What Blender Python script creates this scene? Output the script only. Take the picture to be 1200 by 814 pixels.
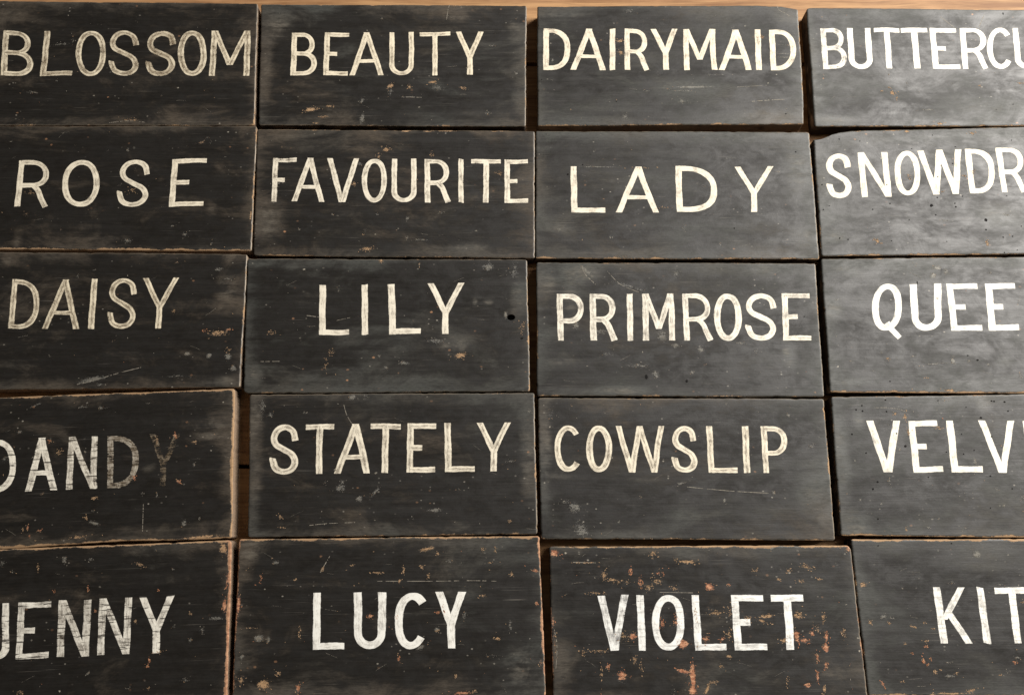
import bpy, math, random
import numpy as np

# ------------------------------------------------------------------ camera, world, lamps, exposure
scene = bpy.context.scene
for o in list(bpy.data.objects):
    bpy.data.objects.remove(o)
COL = scene.collection
R = math.radians

cam_data = bpy.data.cameras.new('camera')
cam_data.lens = 30.0
cam_data.sensor_width = 36.0
cam_data.clip_start = 0.02
cam_data.clip_end = 60.0
cam = bpy.data.objects.new('camera', cam_data)
cam.location = (0.0, 0.0, 0.8965)
cam.rotation_euler = (R(13.4), 0, 0)
COL.objects.link(cam)
scene.camera = cam

world = bpy.data.worlds.new('World')
scene.world = world
world.use_nodes = True
bg = world.node_tree.nodes['Background']
bg.inputs['Color'].default_value = (1.0, 0.90, 0.78, 1)
bg.inputs['Strength'].default_value = 0.07

def area_lamp(name, loc, target, sx, sy, power, color):
    d = bpy.data.lights.new(name, 'AREA')
    d.shape = 'RECTANGLE'; d.size = sx; d.size_y = sy
    d.energy = power; d.color = color
    o = bpy.data.objects.new(name, d)
    o.location = loc
    v = np.array(target) - np.array(loc)
    import mathutils
    o.rotation_euler = mathutils.Vector(v).to_track_quat('-Z', 'Y').to_euler()
    COL.objects.link(o)
    return o
# the daylight window up on the right of the boards
area_lamp('window_light', (2.05, 1.38, 1.62), (0.2, 0.2, 0.0), 1.6, 1.9, 200.0, (1.0, 0.96, 0.905))

scene.render.engine = 'CYCLES'
scene.view_settings.view_transform = 'Standard'
scene.view_settings.look = 'None'
scene.view_settings.exposure = 0.0
scene.view_settings.gamma = 1.0
scene.view_settings.use_curve_mapping = False

# ------------------------------------------------------------------ node helper
class NT:
    def __init__(s, name):
        s.m = bpy.data.materials.new(name); s.m.use_nodes = True
        s.t = s.m.node_tree; s.t.nodes.clear()
        s.out = s.t.nodes.new('ShaderNodeOutputMaterial')
    def put(s, sock, v):
        if hasattr(v, 'is_linked') or isinstance(v, bpy.types.NodeSocket): s.t.links.new(v, sock)
        elif isinstance(v, (tuple, list)) and sock.type == 'RGBA' and len(v) == 3: sock.default_value = (*v, 1)
        else: sock.default_value = v
    def math(s, op, a, b=0.0, c=None, clamp=False):
        n = s.t.nodes.new('ShaderNodeMath'); n.operation = op; n.use_clamp = clamp
        s.put(n.inputs[0], a); s.put(n.inputs[1], b)
        if c is not None: s.put(n.inputs[2], c)
        return n.outputs[0]
    def step(s, x, lo, hi, a=0.0, b=1.0, smooth=True):
        n = s.t.nodes.new('ShaderNodeMapRange')
        n.interpolation_type = 'SMOOTHSTEP' if smooth else 'LINEAR'
        s.put(n.inputs[0], x); s.put(n.inputs[1], lo); s.put(n.inputs[2], hi); s.put(n.inputs[3], a); s.put(n.inputs[4], b)
        return n.outputs[0]
    def mix(s, f, a, b, mode='MIX'):
        n = s.t.nodes.new('ShaderNodeMix'); n.data_type = 'RGBA'; n.blend_type = mode
        s.put(n.inputs[0], f); s.put(n.inputs[6], a); s.put(n.inputs[7], b)
        return n.outputs[2]
    def attr(s, name, obj=False):
        n = s.t.nodes.new('ShaderNodeAttribute'); n.attribute_name = name
        n.attribute_type = 'OBJECT' if obj else 'GEOMETRY'
        return n.outputs['Fac']
    def vec(s, name):
        n = s.t.nodes.new('ShaderNodeAttribute'); n.attribute_name = name
        return n.outputs['Vector']
    def scaled(s, v, sc, off=None):
        n = s.t.nodes.new('ShaderNodeVectorMath'); n.operation = 'MULTIPLY'
        s.put(n.inputs[0], v); n.inputs[1].default_value = sc
        if off is None: return n.outputs[0]
        a = s.t.nodes.new('ShaderNodeVectorMath'); a.operation = 'ADD'
        s.t.links.new(n.outputs[0], a.inputs[0]); s.put(a.inputs[1], off)
        return a.outputs[0]
    def noise(s, v, scale=1.0, detail=4.0, rough=0.55, dist=0.0):
        n = s.t.nodes.new('ShaderNodeTexNoise'); n.noise_dimensions = '3D'
        s.put(n.inputs['Vector'], v); s.put(n.inputs['Scale'], scale); s.put(n.inputs['Detail'], detail)
        s.put(n.inputs['Roughness'], rough); s.put(n.inputs['Distortion'], dist)
        return n.outputs[0]
    def voronoi(s, v, scale, rnd=1.0):
        n = s.t.nodes.new('ShaderNodeTexVoronoi'); n.voronoi_dimensions = '3D'
        s.put(n.inputs['Vector'], v); s.put(n.inputs['Scale'], scale); s.put(n.inputs['Randomness'], rnd)
        return n.outputs['Distance'], n.outputs['Color']
    def sep(s, c):
        n = s.t.nodes.new('ShaderNodeSeparateColor'); s.put(n.inputs[0], c); return n.outputs
    def coord(s):
        t = s.t.nodes.new('ShaderNodeTexCoord'); i = s.t.nodes.new('ShaderNodeObjectInfo')
        return t.outputs['Object'], i.outputs['Random']
    def comb(s, x, y, z):
        n = s.t.nodes.new('ShaderNodeCombineXYZ'); s.put(n.inputs[0], x); s.put(n.inputs[1], y); s.put(n.inputs[2], z)
        return n.outputs[0]
    def bsdf(s, color, rough, height=None, dist=0.001, strength=1.0, spec=0.5, alpha=None):
        b = s.t.nodes.new('ShaderNodeBsdfPrincipled')
        s.put(b.inputs['Base Color'], color); s.put(b.inputs['Roughness'], rough)
        s.put(b.inputs['Specular IOR Level'], spec)
        if height is not None:
            n = s.t.nodes.new('ShaderNodeBump'); n.inputs['Distance'].default_value = dist
            n.inputs['Strength'].default_value = strength
            s.put(n.inputs['Height'], height); s.t.links.new(n.outputs[0], b.inputs['Normal'])
        if alpha is not None: s.put(b.inputs['Alpha'], alpha)
        s.t.links.new(b.outputs[0], s.out.inputs[0])
        return s.m

# ------------------------------------------------------------------ materials
def black_board_material():
    n = NT('worn_black_board_paint')
    P0, _ = n.coord()
    seed = n.attr('seed', True)
    P = n.scaled(P0, (1, 1, 1), n.comb(n.math('MULTIPLY', seed, 3.1), n.math('MULTIPLY', seed, 7.7), n.math('MULTIPLY', seed, 1.3)))
    streak = n.noise(n.scaled(P, (9, 170, 60)), 1, 5, .6)
    grain = n.noise(n.scaled(P, (26, 620, 200)), 1, 3, .6)
    mott = n.noise(n.scaled(P, (13, 21, 20)), 1, 8, .70, .9)
    blot = n.noise(n.scaled(P, (60, 95, 60)), 1, 5, .65, .4)
    fine = n.noise(P, 520, 3, .7)
    chipn = n.noise(n.scaled(P, (360, 600, 200)), 1, 6, .85, .5)
    hz, chip, rust, white, dark = (n.attr(a) for a in ('haze', 'chip', 'rust', 'white', 'dark'))
    edge, side, rim = n.attr('edge'), n.attr('side'), n.attr('rim')
    lvl, spk = n.attr('haze_level', True), n.attr('speck', True)
    # dusty grey bloom rubbed over the black paint; cooler tint imitates window sheen
    h = n.math('ADD', n.math('MULTIPLY', mott, 2.0), n.math('MULTIPLY', streak, .40))
    h = n.math('ADD', h, n.math('MULTIPLY', blot, .75))
    h = n.math('ADD', h, n.math('MULTIPLY', hz, .50))
    h = n.math('ADD', h, n.math('MULTIPLY', rim, .42))
    h = n.math('ADD', h, n.math('MULTIPLY', lvl, .36))
    smoke = n.noise(n.scaled(P, (5, 16, 10)), 1, 5, .62, 1.4)
    h = n.math('ADD', h, n.math('MULTIPLY', n.math('SUBTRACT', smoke, .5), 1.5))
    hm = n.step(h, 1.64, 2.40)
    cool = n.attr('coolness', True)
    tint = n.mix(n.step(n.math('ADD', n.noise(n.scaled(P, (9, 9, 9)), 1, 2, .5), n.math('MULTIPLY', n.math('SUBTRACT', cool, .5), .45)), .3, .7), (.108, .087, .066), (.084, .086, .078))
    black = n.mix(grain, (.0030, .0025, .0020), (.018, .0152, .0122))
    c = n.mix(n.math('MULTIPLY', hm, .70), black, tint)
    dust = n.math('MULTIPLY', n.step(hz, .25, 1.0), n.step(n.math('ADD', blot, n.math('MULTIPLY', n.math('SUBTRACT', streak, .5), .7)), .42, .72))
    c = n.mix(n.math('MULTIPLY', dust, .50), c, (.20, .178, .145))
    micro = n.noise(n.scaled(P, (180, 1100, 300)), 1, 3, .7)
    c = n.mix(n.step(micro, .30, .62, .45, 0), c, (.004, .0036, .0032))
    # hairline horizontal rubs
    sc = n.noise(n.scaled(P, (14, 900, 10)), 1, 2, .5)
    scm = n.math('MULTIPLY', n.step(sc, .66, .76), n.step(n.noise(P, 22, 3, .6), .46, .66))
    c = n.mix(n.math('MULTIPLY', scm, .6), c, (.15, .135, .115))
    # pale scrapes
    wv = n.math('ADD', white, n.math('MULTIPLY', n.math('SUBTRACT', chipn, .5), 3.4))
    wv = n.math('ADD', wv, n.math('MULTIPLY', n.math('SUBTRACT', streak, .5), .9))
    wm = n.math('MULTIPLY', n.step(wv, .55, 1.05), n.step(white, .02, .15))
    c = n.mix(n.math('MULTIPLY', wm, .62), c, n.mix(fine, (.11, .105, .09), (.36, .335, .28)))
    # tiny flecks
    patch = n.step(n.noise(P, 17, 3, .6), .48, .66)
    for scl, thr, rad, col, k in ((230, .935, .30, (.34, .31, .26), .8), (95, .993, .13, (.40, .36, .29), 1.0), (150, .972, .28, (.36, .19, .10), 1.0)):
        d, vc = n.voronoi(n.scaled(P, (1, 1.35, 1), (scl*.01, 0, 0)), scl)
        rr = n.sep(vc)
        on = n.math('GREATER_THAN', n.math('ADD', rr[0], n.math('MULTIPLY', spk, .035)), thr)
        dd = n.math('ADD', d, n.math('MULTIPLY', n.math('SUBTRACT', fine, .5), .35))
        m = n.math('MULTIPLY', n.math('MULTIPLY', on, patch if scl != 95 else 1.0), n.step(dd, rad*.5, rad, 1, 0))
        m = n.math('MULTIPLY', m, n.math('MULTIPLY', k, n.math('ADD', .15, n.math('MULTIPLY', rr[1], .75))))
        c = n.mix(m, c, col)
    # paint chipped through to bare wood, worn arrises with painted edge glint
    cv = n.math('ADD', chip, n.math('MULTIPLY', n.math('SUBTRACT', chipn, .5), 3.2))
    cv = n.math('ADD', cv, n.math('MULTIPLY', n.math('SUBTRACT', grain, .5), .5))
    cm = n.math('MULTIPLY', n.step(cv, .66, .80), n.step(chip, .03, .2))
    wood = n.mix(n.noise(n.scaled(P, (60, 500, 90)), 1, 4, .6), (.21, .115, .052), (.50, .33, .185))
    rusty = n.mix(n.step(n.noise(n.scaled(P, (160, 300, 100)), 1, 4, .7), .38, .62), (.26, .095, .050), (.55, .29, .165))
    c = n.mix(cm, c, n.mix(rust, wood, rusty))
    en = n.math('ADD', n.math('MULTIPLY', n.math('SUBTRACT', n.noise(n.scaled(P, (38, 38, 60)), 1, 6, .7), .5), 2.9), n.math('MULTIPLY', n.math('SUBTRACT', chipn, .5), 1.1))
    glint = n.attr('arris')
    c = n.mix(n.math('MULTIPLY', glint, n.step(n.noise(n.scaled(P, (60, 60, 60)), 1, 4, .6), .32, .60, .12, .8)), c, (.36, .29, .21))  # pale line imitates window light catching the right edges
    ev = n.math('ADD', edge, en)
    em = n.step(ev, .50, .68)
    c = n.mix(n.math('MULTIPLY', em, .88), c, n.mix(n.math('MULTIPLY', rust, .9), wood, rusty))
    c = n.mix(n.step(dark, .3, .8), c, (.006, .005, .005))
    # side faces: bare, stained wood with some paint run over
    sidec = n.attr('side_wood', True)
    sn = n.math('ADD', n.noise(n.scaled(P, (35, 35, 90)), 1, 4, .6), n.math('MULTIPLY', n.math('SUBTRACT', sidec, .5), .6))
    sw = n.mix(n.step(sn, .38, .62), (.030, .020, .014), n.mix(fine, (.16, .095, .055), (.36, .27, .19)))
    c = n.mix(side, c, sw)
    rough = n.math('ADD', .365, n.math('MULTIPLY', mott, .30))
    rough = n.math('ADD', rough, n.math('MULTIPLY', n.math('SUBTRACT', streak, .5), .22))
    rough = n.math('ADD', rough, n.math('MULTIPLY', n.math('MAXIMUM', n.math('MAXIMUM', cm, em), side), .35))
    hgt = n.math('ADD', n.math('MULTIPLY', streak, .25), n.math('MULTIPLY', grain, .15))
    hgt = n.math('ADD', hgt, n.math('MULTIPLY', fine, .12))
    hgt = n.math('ADD', hgt, n.math('MULTIPLY', blot, .28))
    hgt = n.math('SUBTRACT', hgt, n.math('MULTIPLY', n.math('MAXIMUM', cm, em), .5))
    hgt = n.math('ADD', hgt, n.math('MULTIPLY', wm, .25))
    return n.bsdf(c, rough, hgt, .0005, .8, spec=n.step(n.math('ADD', n.math('MULTIPLY', mott, .6), n.math('MULTIPLY', blot, .4)), .38, .62, .68, .26))

def letter_material():
    n = NT('brushed_cream_sign_paint')
    P0, _ = n.coord()
    uv = n.vec('brush_uv')
    ac = n.math('ABSOLUTE', n.attr('across'))
    wear, dbl, seed = n.attr('wear', True), n.attr('outlined', True), n.attr('seed', True)
    P = n.scaled(P0, (1, 1, 1), n.comb(n.math('MULTIPLY', seed, 3.1), n.math('MULTIPLY', seed, 7.7), 0.0))
    st = n.noise(n.scaled(uv, (.07, 1.5, 1)), 1, 4, .7)
    st2 = n.noise(n.scaled(uv, (.22, 4.2, 1)), 1, 2, .6)
    pat = n.noise(P, 95, 4, .65)
    gr = n.noise(n.scaled(P, (90, 900, 90)), 1, 3, .6)
    spot = n.noise(P, 620, 3, .65)
    # thin paint where two outlining strokes meet in the middle
    mid = n.math('MULTIPLY', n.step(ac, .55, .10), dbl)
    thin = n.math('ADD', n.math('ADD', n.math('MULTIPLY', st, 1.6), -.3), n.math('MULTIPLY', st2, .5))
    thin = n.math('ADD', thin, n.math('MULTIPLY', mid, n.math('MULTIPLY', n.step(st2, .35, .6), .55)))
    thin = n.math('ADD', thin, n.math('ADD', n.math('MULTIPLY', pat, 1.3), -.50))
    thin = n.math('ADD', thin, n.math('MULTIPLY', wear, .45))
    thin = n.math('ADD', thin, n.math('MULTIPLY', spot, .22))
    tm = n.step(thin, 1.08, 1.52, smooth=False)
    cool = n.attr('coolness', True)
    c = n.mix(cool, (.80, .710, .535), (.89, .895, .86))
    c = n.mix(n.math('MULTIPLY', n.step(pat, .35, .65), .15), c, (.60, .50, .36))
    c = n.mix(n.math('MULTIPLY', tm, .92), c, n.mix(cool, (.15, .115, .075), (.17, .17, .17)))
    # cracked and rubbed away
    lost = n.math('ADD', n.math('MULTIPLY', gr, .75), n.math('MULTIPLY', spot, .55))
    lost = n.math('ADD', lost, n.math('MULTIPLY', pat, .75))
    lost = n.math('ADD', lost, n.math('MULTIPLY', wear, .46))
    crk = n.step(n.noise(n.scaled(P, (45, 420, 60)), 1, 4, .65), .555, .60)
    c = n.mix(n.math('MULTIPLY', crk, n.attr('crack', True)), c, (.03, .025, .02))
    fade = n.step(wear, .42, .95, 0, .86, smooth=False)
    c = n.mix(fade, c, n.mix(pat, (.05, .035, .02), (.26, .17, .08)))
    lost = n.math('ADD', lost, n.math('MULTIPLY', n.step(ac, .75, 1.0), .10))
    lm = n.step(lost, 1.38, 1.50)
    alpha = n.math('MULTIPLY', n.math('SUBTRACT', 1.0, lm), n.math('SUBTRACT', 1.0, n.math('MULTIPLY', n.step(wear, .6, .95, 0, 1, smooth=False), n.step(pat, .40, .58, .35, .92))))
    edge = n.math('ADD', ac, n.math('MULTIPLY', n.math('SUBTRACT', n.noise(P, 420, 4, .6), .5), .22))
    alpha = n.math('MULTIPLY', alpha, n.step(edge, .90, 1.04, 1, 0))
    hgt = n.math('SUBTRACT', n.math('MULTIPLY', st, .8), n.math('MULTIPLY', tm, .3))
    return n.bsdf(c, .55, hgt, .0003, .8, spec=.35, alpha=alpha)

def plank_material():
    n = NT('warm_brown_floor_wood')
    P0, rnd = n.coord()
    off = n.comb(n.math('MULTIPLY', rnd, 9.0), n.math('MULTIPLY', rnd, 5.0), 0.0)
    P = n.scaled(P0, (1, 1, 1), off)
    warp = n.noise(n.scaled(P, (1.5, 8, 1)), 1, 3, .5)
    V = n.scaled(P, (1, 1, 1), n.comb(0.0, n.math('MULTIPLY', warp, .05), 0.0))
    g = n.noise(n.scaled(V, (5, 110, 40)), 1, 6, .62)
    f = n.noise(n.scaled(V, (30, 900, 200)), 1, 3, .6)
    blot = n.noise(P, 14, 5, .65)
    c = n.mix(n.step(g, .34, .66), (.22, .108, .046), (.45, .26, .12))
    c = n.mix(n.math('MULTIPLY', n.step(f, .45, .7), .45), c, (.12, .055, .025))
    c = n.mix(n.math('MULTIPLY', n.step(blot, .45, .7), .35), c, (.45, .26, .13))
    hg = n.math('ADD', n.math('MULTIPLY', g, .6), n.math('MULTIPLY', f, .3))
    return n.bsdf(c, .62, hg, .0006, .7, spec=.3)

def flat_material(name, col, rough, amp=.35, scale=400):
    n = NT(name)
    P, _ = n.coord()
    f = n.noise(P, scale, 4, .65)
    c = n.mix(f, tuple(x*(1-amp) for x in col), tuple(min(1, x*(1+amp)) for x in col))
    return n.bsdf(c, rough, f, .0003, .6, spec=.3)

M_BOARD = black_board_material()
M_LETTER = letter_material()
M_PLANK = plank_material()
M_PIT = flat_material('dark_woodworm_pit', (.004, .003, .0025), .9)
M_SCRATCH = flat_material('dry_scratched_paint', (.24, .215, .175), .8, .65, 500)
M_BARE = flat_material('bare_chipped_wood', (.36, .235, .135), .8, .55, 260)
M_RUST = flat_material('old_red_undercoat', (.40, .175, .09), .8, .5, 260)
M_DIRT = flat_material('dark_floor_dirt', (.012, .009, .007), .95)

# ------------------------------------------------------------------ mesh helpers
def link_mesh(name, verts, faces, mat, parent=None, smooth=True):
    me = bpy.data.meshes.new(name)
    me.from_pydata([tuple(v) for v in verts], [], [tuple(f) for f in faces])
    me.materials.append(mat)
    me.polygons.foreach_set('use_smooth', [smooth]*len(me.polygons))
    o = bpy.data.objects.new(name, me)
    COL.objects.link(o)
    if parent is not None: o.parent = parent
    return o

def fattr(me, name, vals):
    a = me.attributes.new(name, 'FLOAT', 'POINT')
    a.data.foreach_set('value', np.asarray(vals, dtype=np.float32))

# ------------------------------------------------------------------ the wooden floor under the boards
def build_floor():
    root = bpy.data.objects.new('floor', None)
    COL.objects.link(root)
    root['kind'] = 'structure'
    W = 0.2348; gapw = 0.0042
    y0 = 0.0858
    rng = random.Random(4)
    for k in range(-6, 9):
        ya, yb = y0 + k*W + gapw/2, y0 + (k+1)*W - gapw/2
        cy = (ya+yb)/2; hw = (yb-ya)/2; hl = 2.0; th = .02; b = .0012
        dz = rng.uniform(-.0005, 0)
        verts = []; faces = []
        prof = [(-hw, -th), (-hw, -b), (-hw+b*.3, -b*.3), (-hw+b, 0), (hw-b, 0), (hw-b*.3, -b*.3), (hw, -b), (hw, -th)]
        nseg = 60
        for i in range(nseg+1):
            x = -hl + 2*hl*i/nseg
            wob = [rng.uniform(-.00045, .00045) for _ in range(2)]
            for j, (py, pz) in enumerate(prof):
                verts.append((x, py + (wob[0] if j < 4 else wob[1]), pz))
        m = len(prof)
        for i in range(nseg):
            for j in range(m):
                a = i*m+j; bb = i*m+(j+1) % m
                faces.append((a, bb, bb+m, a+m))
        faces.append(tuple(range(m))); faces.append(tuple(nseg*m+j for j in reversed(range(m))))
        p = link_mesh('plank', verts, faces, M_PLANK, root, smooth=False)
        p.location = (rng.uniform(-.3, .3), cy, dz)
    s = link_mesh('subfloor', [(-2.2, -1.6, -.0215), (2.2, -1.6, -.0215), (2.2, 2.4, -.0215), (-2.2, 2.4, -.0215)], [(0, 1, 2, 3)], M_DIRT, root, smooth=False)
build_floor()

# ------------------------------------------------------------------ brush-stroke letters
# A glyph is a list of brush strokes; each stroke is two rails of points in millimetres inside a W x H box.
def lerp(a, b, t): return a + (b-a)*t

def seg(xa, ya, xb, yb, w):                       # straight stroke with level ends
    n = max(3, int(math.hypot(xb-xa, yb-ya)/1.3))
    return [((lerp(xa, xb, i/n)-w/2, lerp(ya, yb, i/n)), (lerp(xa, xb, i/n)+w/2, lerp(ya, yb, i/n))) for i in range(n+1)]

def bar(x0, x1, y, t, slope=0.0):                 # level stroke with upright ends
    n = max(3, int(abs(x1-x0)/1.3))
    return [((lerp(x0, x1, i/n), y-t/2+slope*i/n), (lerp(x0, x1, i/n), y+t/2+slope*i/n)) for i in range(n+1)]

def path(pts, w, closed=False, wend=None):
    # even resampling, then rails along the normals
    P = np.array(pts, float)
    if closed: P = np.vstack([P, P[:1]])
    d = np.hypot(*(P[1:]-P[:-1]).T); s = np.concatenate([[0], np.cumsum(d)])
    n = max(8, int(s[-1]/1.1)); q = np.linspace(0, s[-1], n+1)
    X = np.interp(q, s, P[:, 0]); Y = np.interp(q, s, P[:, 1])
    if closed:
        dx = np.roll(X[:-1], -1)-np.roll(X[:-1], 1); dy = np.roll(Y[:-1], -1)-np.roll(Y[:-1], 1)
        dx = np.append(dx, dx[0]); dy = np.append(dy, dy[0])
    else:
        dx = np.gradient(X); dy = np.gradient(Y)
    L = np.hypot(dx, dy); nx, ny = -dy/L, dx/L
    # level strokes of the brush come out a little thinner than upright ones
    ww = w*(.86 + .14*np.abs(dy/L))/2
    return [((X[i]-nx[i]*ww[i], Y[i]-ny[i]*ww[i]), (X[i]+nx[i]*ww[i], Y[i]+ny[i]*ww[i])) for i in range(n+1)]

def ell(cx, cy, rx, ry, a0, a1, p=2.0, n=48):
    out = []
    for i in range(n+1):
        a = R(lerp(a0, a1, i/n)); c, s = math.cos(a), math.sin(a)
        out.append((cx+rx*math.copysign(abs(c)**(2/p), c), cy+ry*math.copysign(abs(s)**(2/p), s)))
    return out

def spline(pts, n=10):
    P = [pts[0]]+list(pts)+[pts[-1]]; out = []
    for i in range(1, len(P)-2):
        for k in range(n):
            t = k/n
            out.append(tuple(.5*((2*P[i][c])+(-P[i-1][c]+P[i+1][c])*t+(2*P[i-1][c]-5*P[i][c]+4*P[i+1][c]-P[i+2][c])*t*t+(-P[i-1][c]+3*P[i][c]-3*P[i+1][c]+P[i+2][c])*t**3) for c in (0, 1)))
    out.append(tuple(pts[-1])); return out

def glyph(ch, W, H, s):
    t = s*.84; h = s/2
    if ch == 'I': return [seg(W/2, H, W/2, 0, s)]
    if ch == 'L': return [seg(h, H, h, 0, s), bar(s*.5, W, t/2, t)]
    if ch == 'E': return [seg(h, H, h, 0, s), bar(s*.5, W, H-t/2, t), bar(s*.6, W*.54, H*.5, t), bar(s*.5, W, t/2, t)]
    if ch == 'F': return [seg(h, H, h, 0, s), bar(s*.5, W, H-t/2, t), bar(s*.6, W*.54, H*.5, t)]
    if ch == 'T': return [bar(0, W, H-t/2, t), seg(W/2, H-t*.4, W/2, 0, s)]
    if ch == 'A': return [seg(W*.5+h*.1, H, h, 0, s*1.02), seg(W*.5-h*.1, H, W-h, 0, s*1.02), bar(W*.27, W*.73, H*.33, t*.82)]
    if ch == 'V': return [seg(h, H, W*.5-h*.15, 0, s*1.02), seg(W-h, H, W*.5+h*.15, 0, s*1.02)]
    if ch == 'Y': return [seg(h, H, W*.5, H*.40, s*1.0), seg(W-h, H, W*.5, H*.40, s*1.0), seg(W*.5, H*.46, W*.5, 0, s)]
    if ch == 'W': return [seg(h, H, W*.29, 0, s), seg(W*.5, H, W*.29, 0, s), seg(W*.5, H, W*.73, 0, s), seg(W-h, H, W*.73, 0, s)]
    if ch == 'M': return [seg(h, H, h, 0, s), seg(W-h, H, W-h, 0, s), seg(s*.6, H, W*.5, H*.24, s*.95), seg(W-s*.6, H, W*.5, H*.24, s*.95)]
    if ch == 'N': return [seg(h, H, h, 0, s), seg(W-h, H, W-h, 0, s), seg(s*.55, H, W-s*.55, 0, s)]
    if ch == 'K': return [seg(h, H, h, 0, s), seg(W-s*.6, H, s*.9, H*.42, s), seg(W*.36, H*.56, W-s*.6, 0, s)]
    if ch == 'O': return [path(ell(W/2, H/2, W/2-h, H/2-h*.86, 90, 450, 2.15), s, True)]
    if ch == 'Q': return [path(ell(W/2, H/2, W/2-h, H/2-h*.86, 90, 450, 2.15), s, True), path([(W*.52, H*.17), (W*.66, H*.03), (W*.93, -H*.15)], s*.85)]
    if ch == 'C':
        e = ell(W*.53, H/2, W*.53-h, H/2-h*.86, 42, 318, 2.1)
        return [path(e, s)]
    if ch == 'U':
        r = W/2-h; p = [(h, H)]+[(W/2-r*math.cos(R(a)), r*.95+h*.86-r*.95*math.sin(R(a))) for a in range(0, 181, 6)]+[(W-h, H)]
        return [path(p, s)]
    if ch == 'J':
        r = W/2-h; p = [(W-h, H)]+[(W/2+r*math.cos(R(a)), r*.8+h-r*.8*math.sin(R(a))) for a in range(0, 171, 6)]
        return [path(p, s)]
    if ch == 'S':
        q = [(.99, .70), (.88, .91), (.55, 1), (.2, .94), (.03, .77), (.13, .61), (.47, .50), (.84, .38), (.98, .21), (.83, .055), (.5, 0), (.15, .06), (.0, .25), (.0, .30)]
        return [path([(h+x*(W-s), h*.86+y*(H-s*.86)) for x, y in spline(q)], s)]
    def bowl(x0, yt, yb, xr, rx, p=2.0):
        cy = (yt+yb)/2; ry = (yt-yb)/2; cx = xr-rx
        return [(x0, yt)]+ell(cx, cy, rx, ry, 90, -90, p)+[(x0, yb)]
    if ch == 'D': return [seg(h, H, h, 0, s), path(bowl(s*.5, H-t/2, t/2, W-h, (W-s)*.80, 2.3), s)]
    if ch == 'P': return [seg(h, H, h, 0, s), path(bowl(s*.5, H-t/2, H*.42, W-h, (W-s)*.58, 2.15), s)]
    if ch == 'B': return [seg(h, H, h, 0, s), path(bowl(s*.5, H-t/2, H*.51, W*.94-h, (W-s)*.5, 2.1), s*.95), path(bowl(s*.5, H*.51, t/2, W-h, (W-s)*.5, 2.1), s*.98)]
    if ch == 'R': return [seg(h, H, h, 0, s), path(bowl(s*.5, H-t/2, H*.45, W*.96-h, (W-s)*.55, 2.15), s*.97),
                          path(spline([(W*.50, H*.45), (W*.66, H*.34), (W*.76, H*.18), (W-s*.6, 0)]), s*.97)]
    raise KeyError(ch)

def build_letter(b, i, rec, root, seed):
    ch, TL, TR, BR, BL, wear = rec
    TL, TR, BR, BL = (np.array(p) for p in (TL, TR, BR, BL))
    rng = np.random.default_rng(seed)
    W = (np.linalg.norm(TR-TL)+np.linalg.norm(BR-BL))/2
    H = (np.linalg.norm(TL-BL)+np.linalg.norm(TR-BR))/2
    s = b['sw'] if ch != 'I' else min(W, b['sw']*1.1)
    s *= rng.uniform(.89, .99)
    strokes = glyph(ch, W, H, s)
    wp = (rng.uniform(-.022, .022), rng.uniform(-.013, .013), rng.uniform(0, 6.28), rng.uniform(0, 6.28))
    verts = []; faces = []; ac = []; uv = []
    cross = [(-1, 0.0), (-.55, .05), (0, .06), (.55, .05), (1, 0.0)]
    z0 = b['thick']+.06
    for k, st in enumerate(strokes):
        base = len(verts); run = 0; prev = None
        u0 = rng.uniform(0, 300); v0 = rng.uniform(0, 300)
        ph = rng.uniform(0, 6.28, 4)
        n = len(st)
        for j, (a, c) in enumerate(st):
            a = np.array(a); c = np.array(c); m = (a+c)/2
            if prev is not None: run += np.linalg.norm(m-prev)
            prev = m
            wid = np.linalg.norm(c-a)
            # the hand wobbles a little
            d = (c-a)/max(wid, 1e-6)
            wa = .20*math.sin(run*.23+ph[0])+.07*math.sin(run*.8+ph[1]); wc = .20*math.sin(run*.19+ph[2])+.07*math.sin(run*.95+ph[3])
            if ch in 'OQ' and k == 0:
                f = min(1, min(j, n-1-j)/5); wa *= f; wc *= f
            a = a-d*wa; c = c+d*wc
            for cr, dz in cross:
                p = a+(c-a)*(cr+1)/2
                x, y = p[0]/W, p[1]/H
                x, y = x+wp[0]*math.sin(3.3*y+wp[2])*(.4+x), y+wp[1]*math.sin(3.7*x+wp[3])
                q = (TL*(1-x)+TR*x)*y+(BL*(1-x)+BR*x)*(1-y)
                verts.append((q[0]/1000, q[1]/1000, (z0+k*.022+dz)/1000))
                ac.append(cr); uv.append((run+u0, cr*wid/2+v0, 0))
        cn = len(cross)
        for j in range(n-1):
            for m_ in range(cn-1):
                a0 = base+j*cn+m_
                faces.append((a0, a0+1, a0+cn+1, a0+cn))
    # make every stroke face upwards
    f0 = faces[0]; p = [np.array(verts[q]) for q in f0[:3]]
    o = link_mesh('letter', verts, faces, M_LETTER, root)
    fattr(o.data, 'across', ac)
    at = o.data.attributes.new('brush_uv', 'FLOAT_VECTOR', 'POINT')
    at.data.foreach_set('vector', np.asarray(uv, dtype=np.float32).ravel())
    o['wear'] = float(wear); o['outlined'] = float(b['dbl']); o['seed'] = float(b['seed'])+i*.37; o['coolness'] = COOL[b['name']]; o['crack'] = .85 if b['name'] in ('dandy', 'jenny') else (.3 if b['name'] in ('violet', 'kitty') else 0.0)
    return o

# ------------------------------------------------------------------ one name board
def blob(X, Y, m):
    _, x, y, rx, ry, an, st = m
    rx = max(rx, .7); ry = max(ry, .7)
    ca, sa = math.cos(an), math.sin(an)
    u = ((X-x)*ca+(Y-y)*sa)/rx; v = (-(X-x)*sa+(Y-y)*ca)/ry
    r = np.sqrt(u*u+v*v)
    return st*np.clip((1.35-r)/1.0, 0, 1.05)

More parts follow.
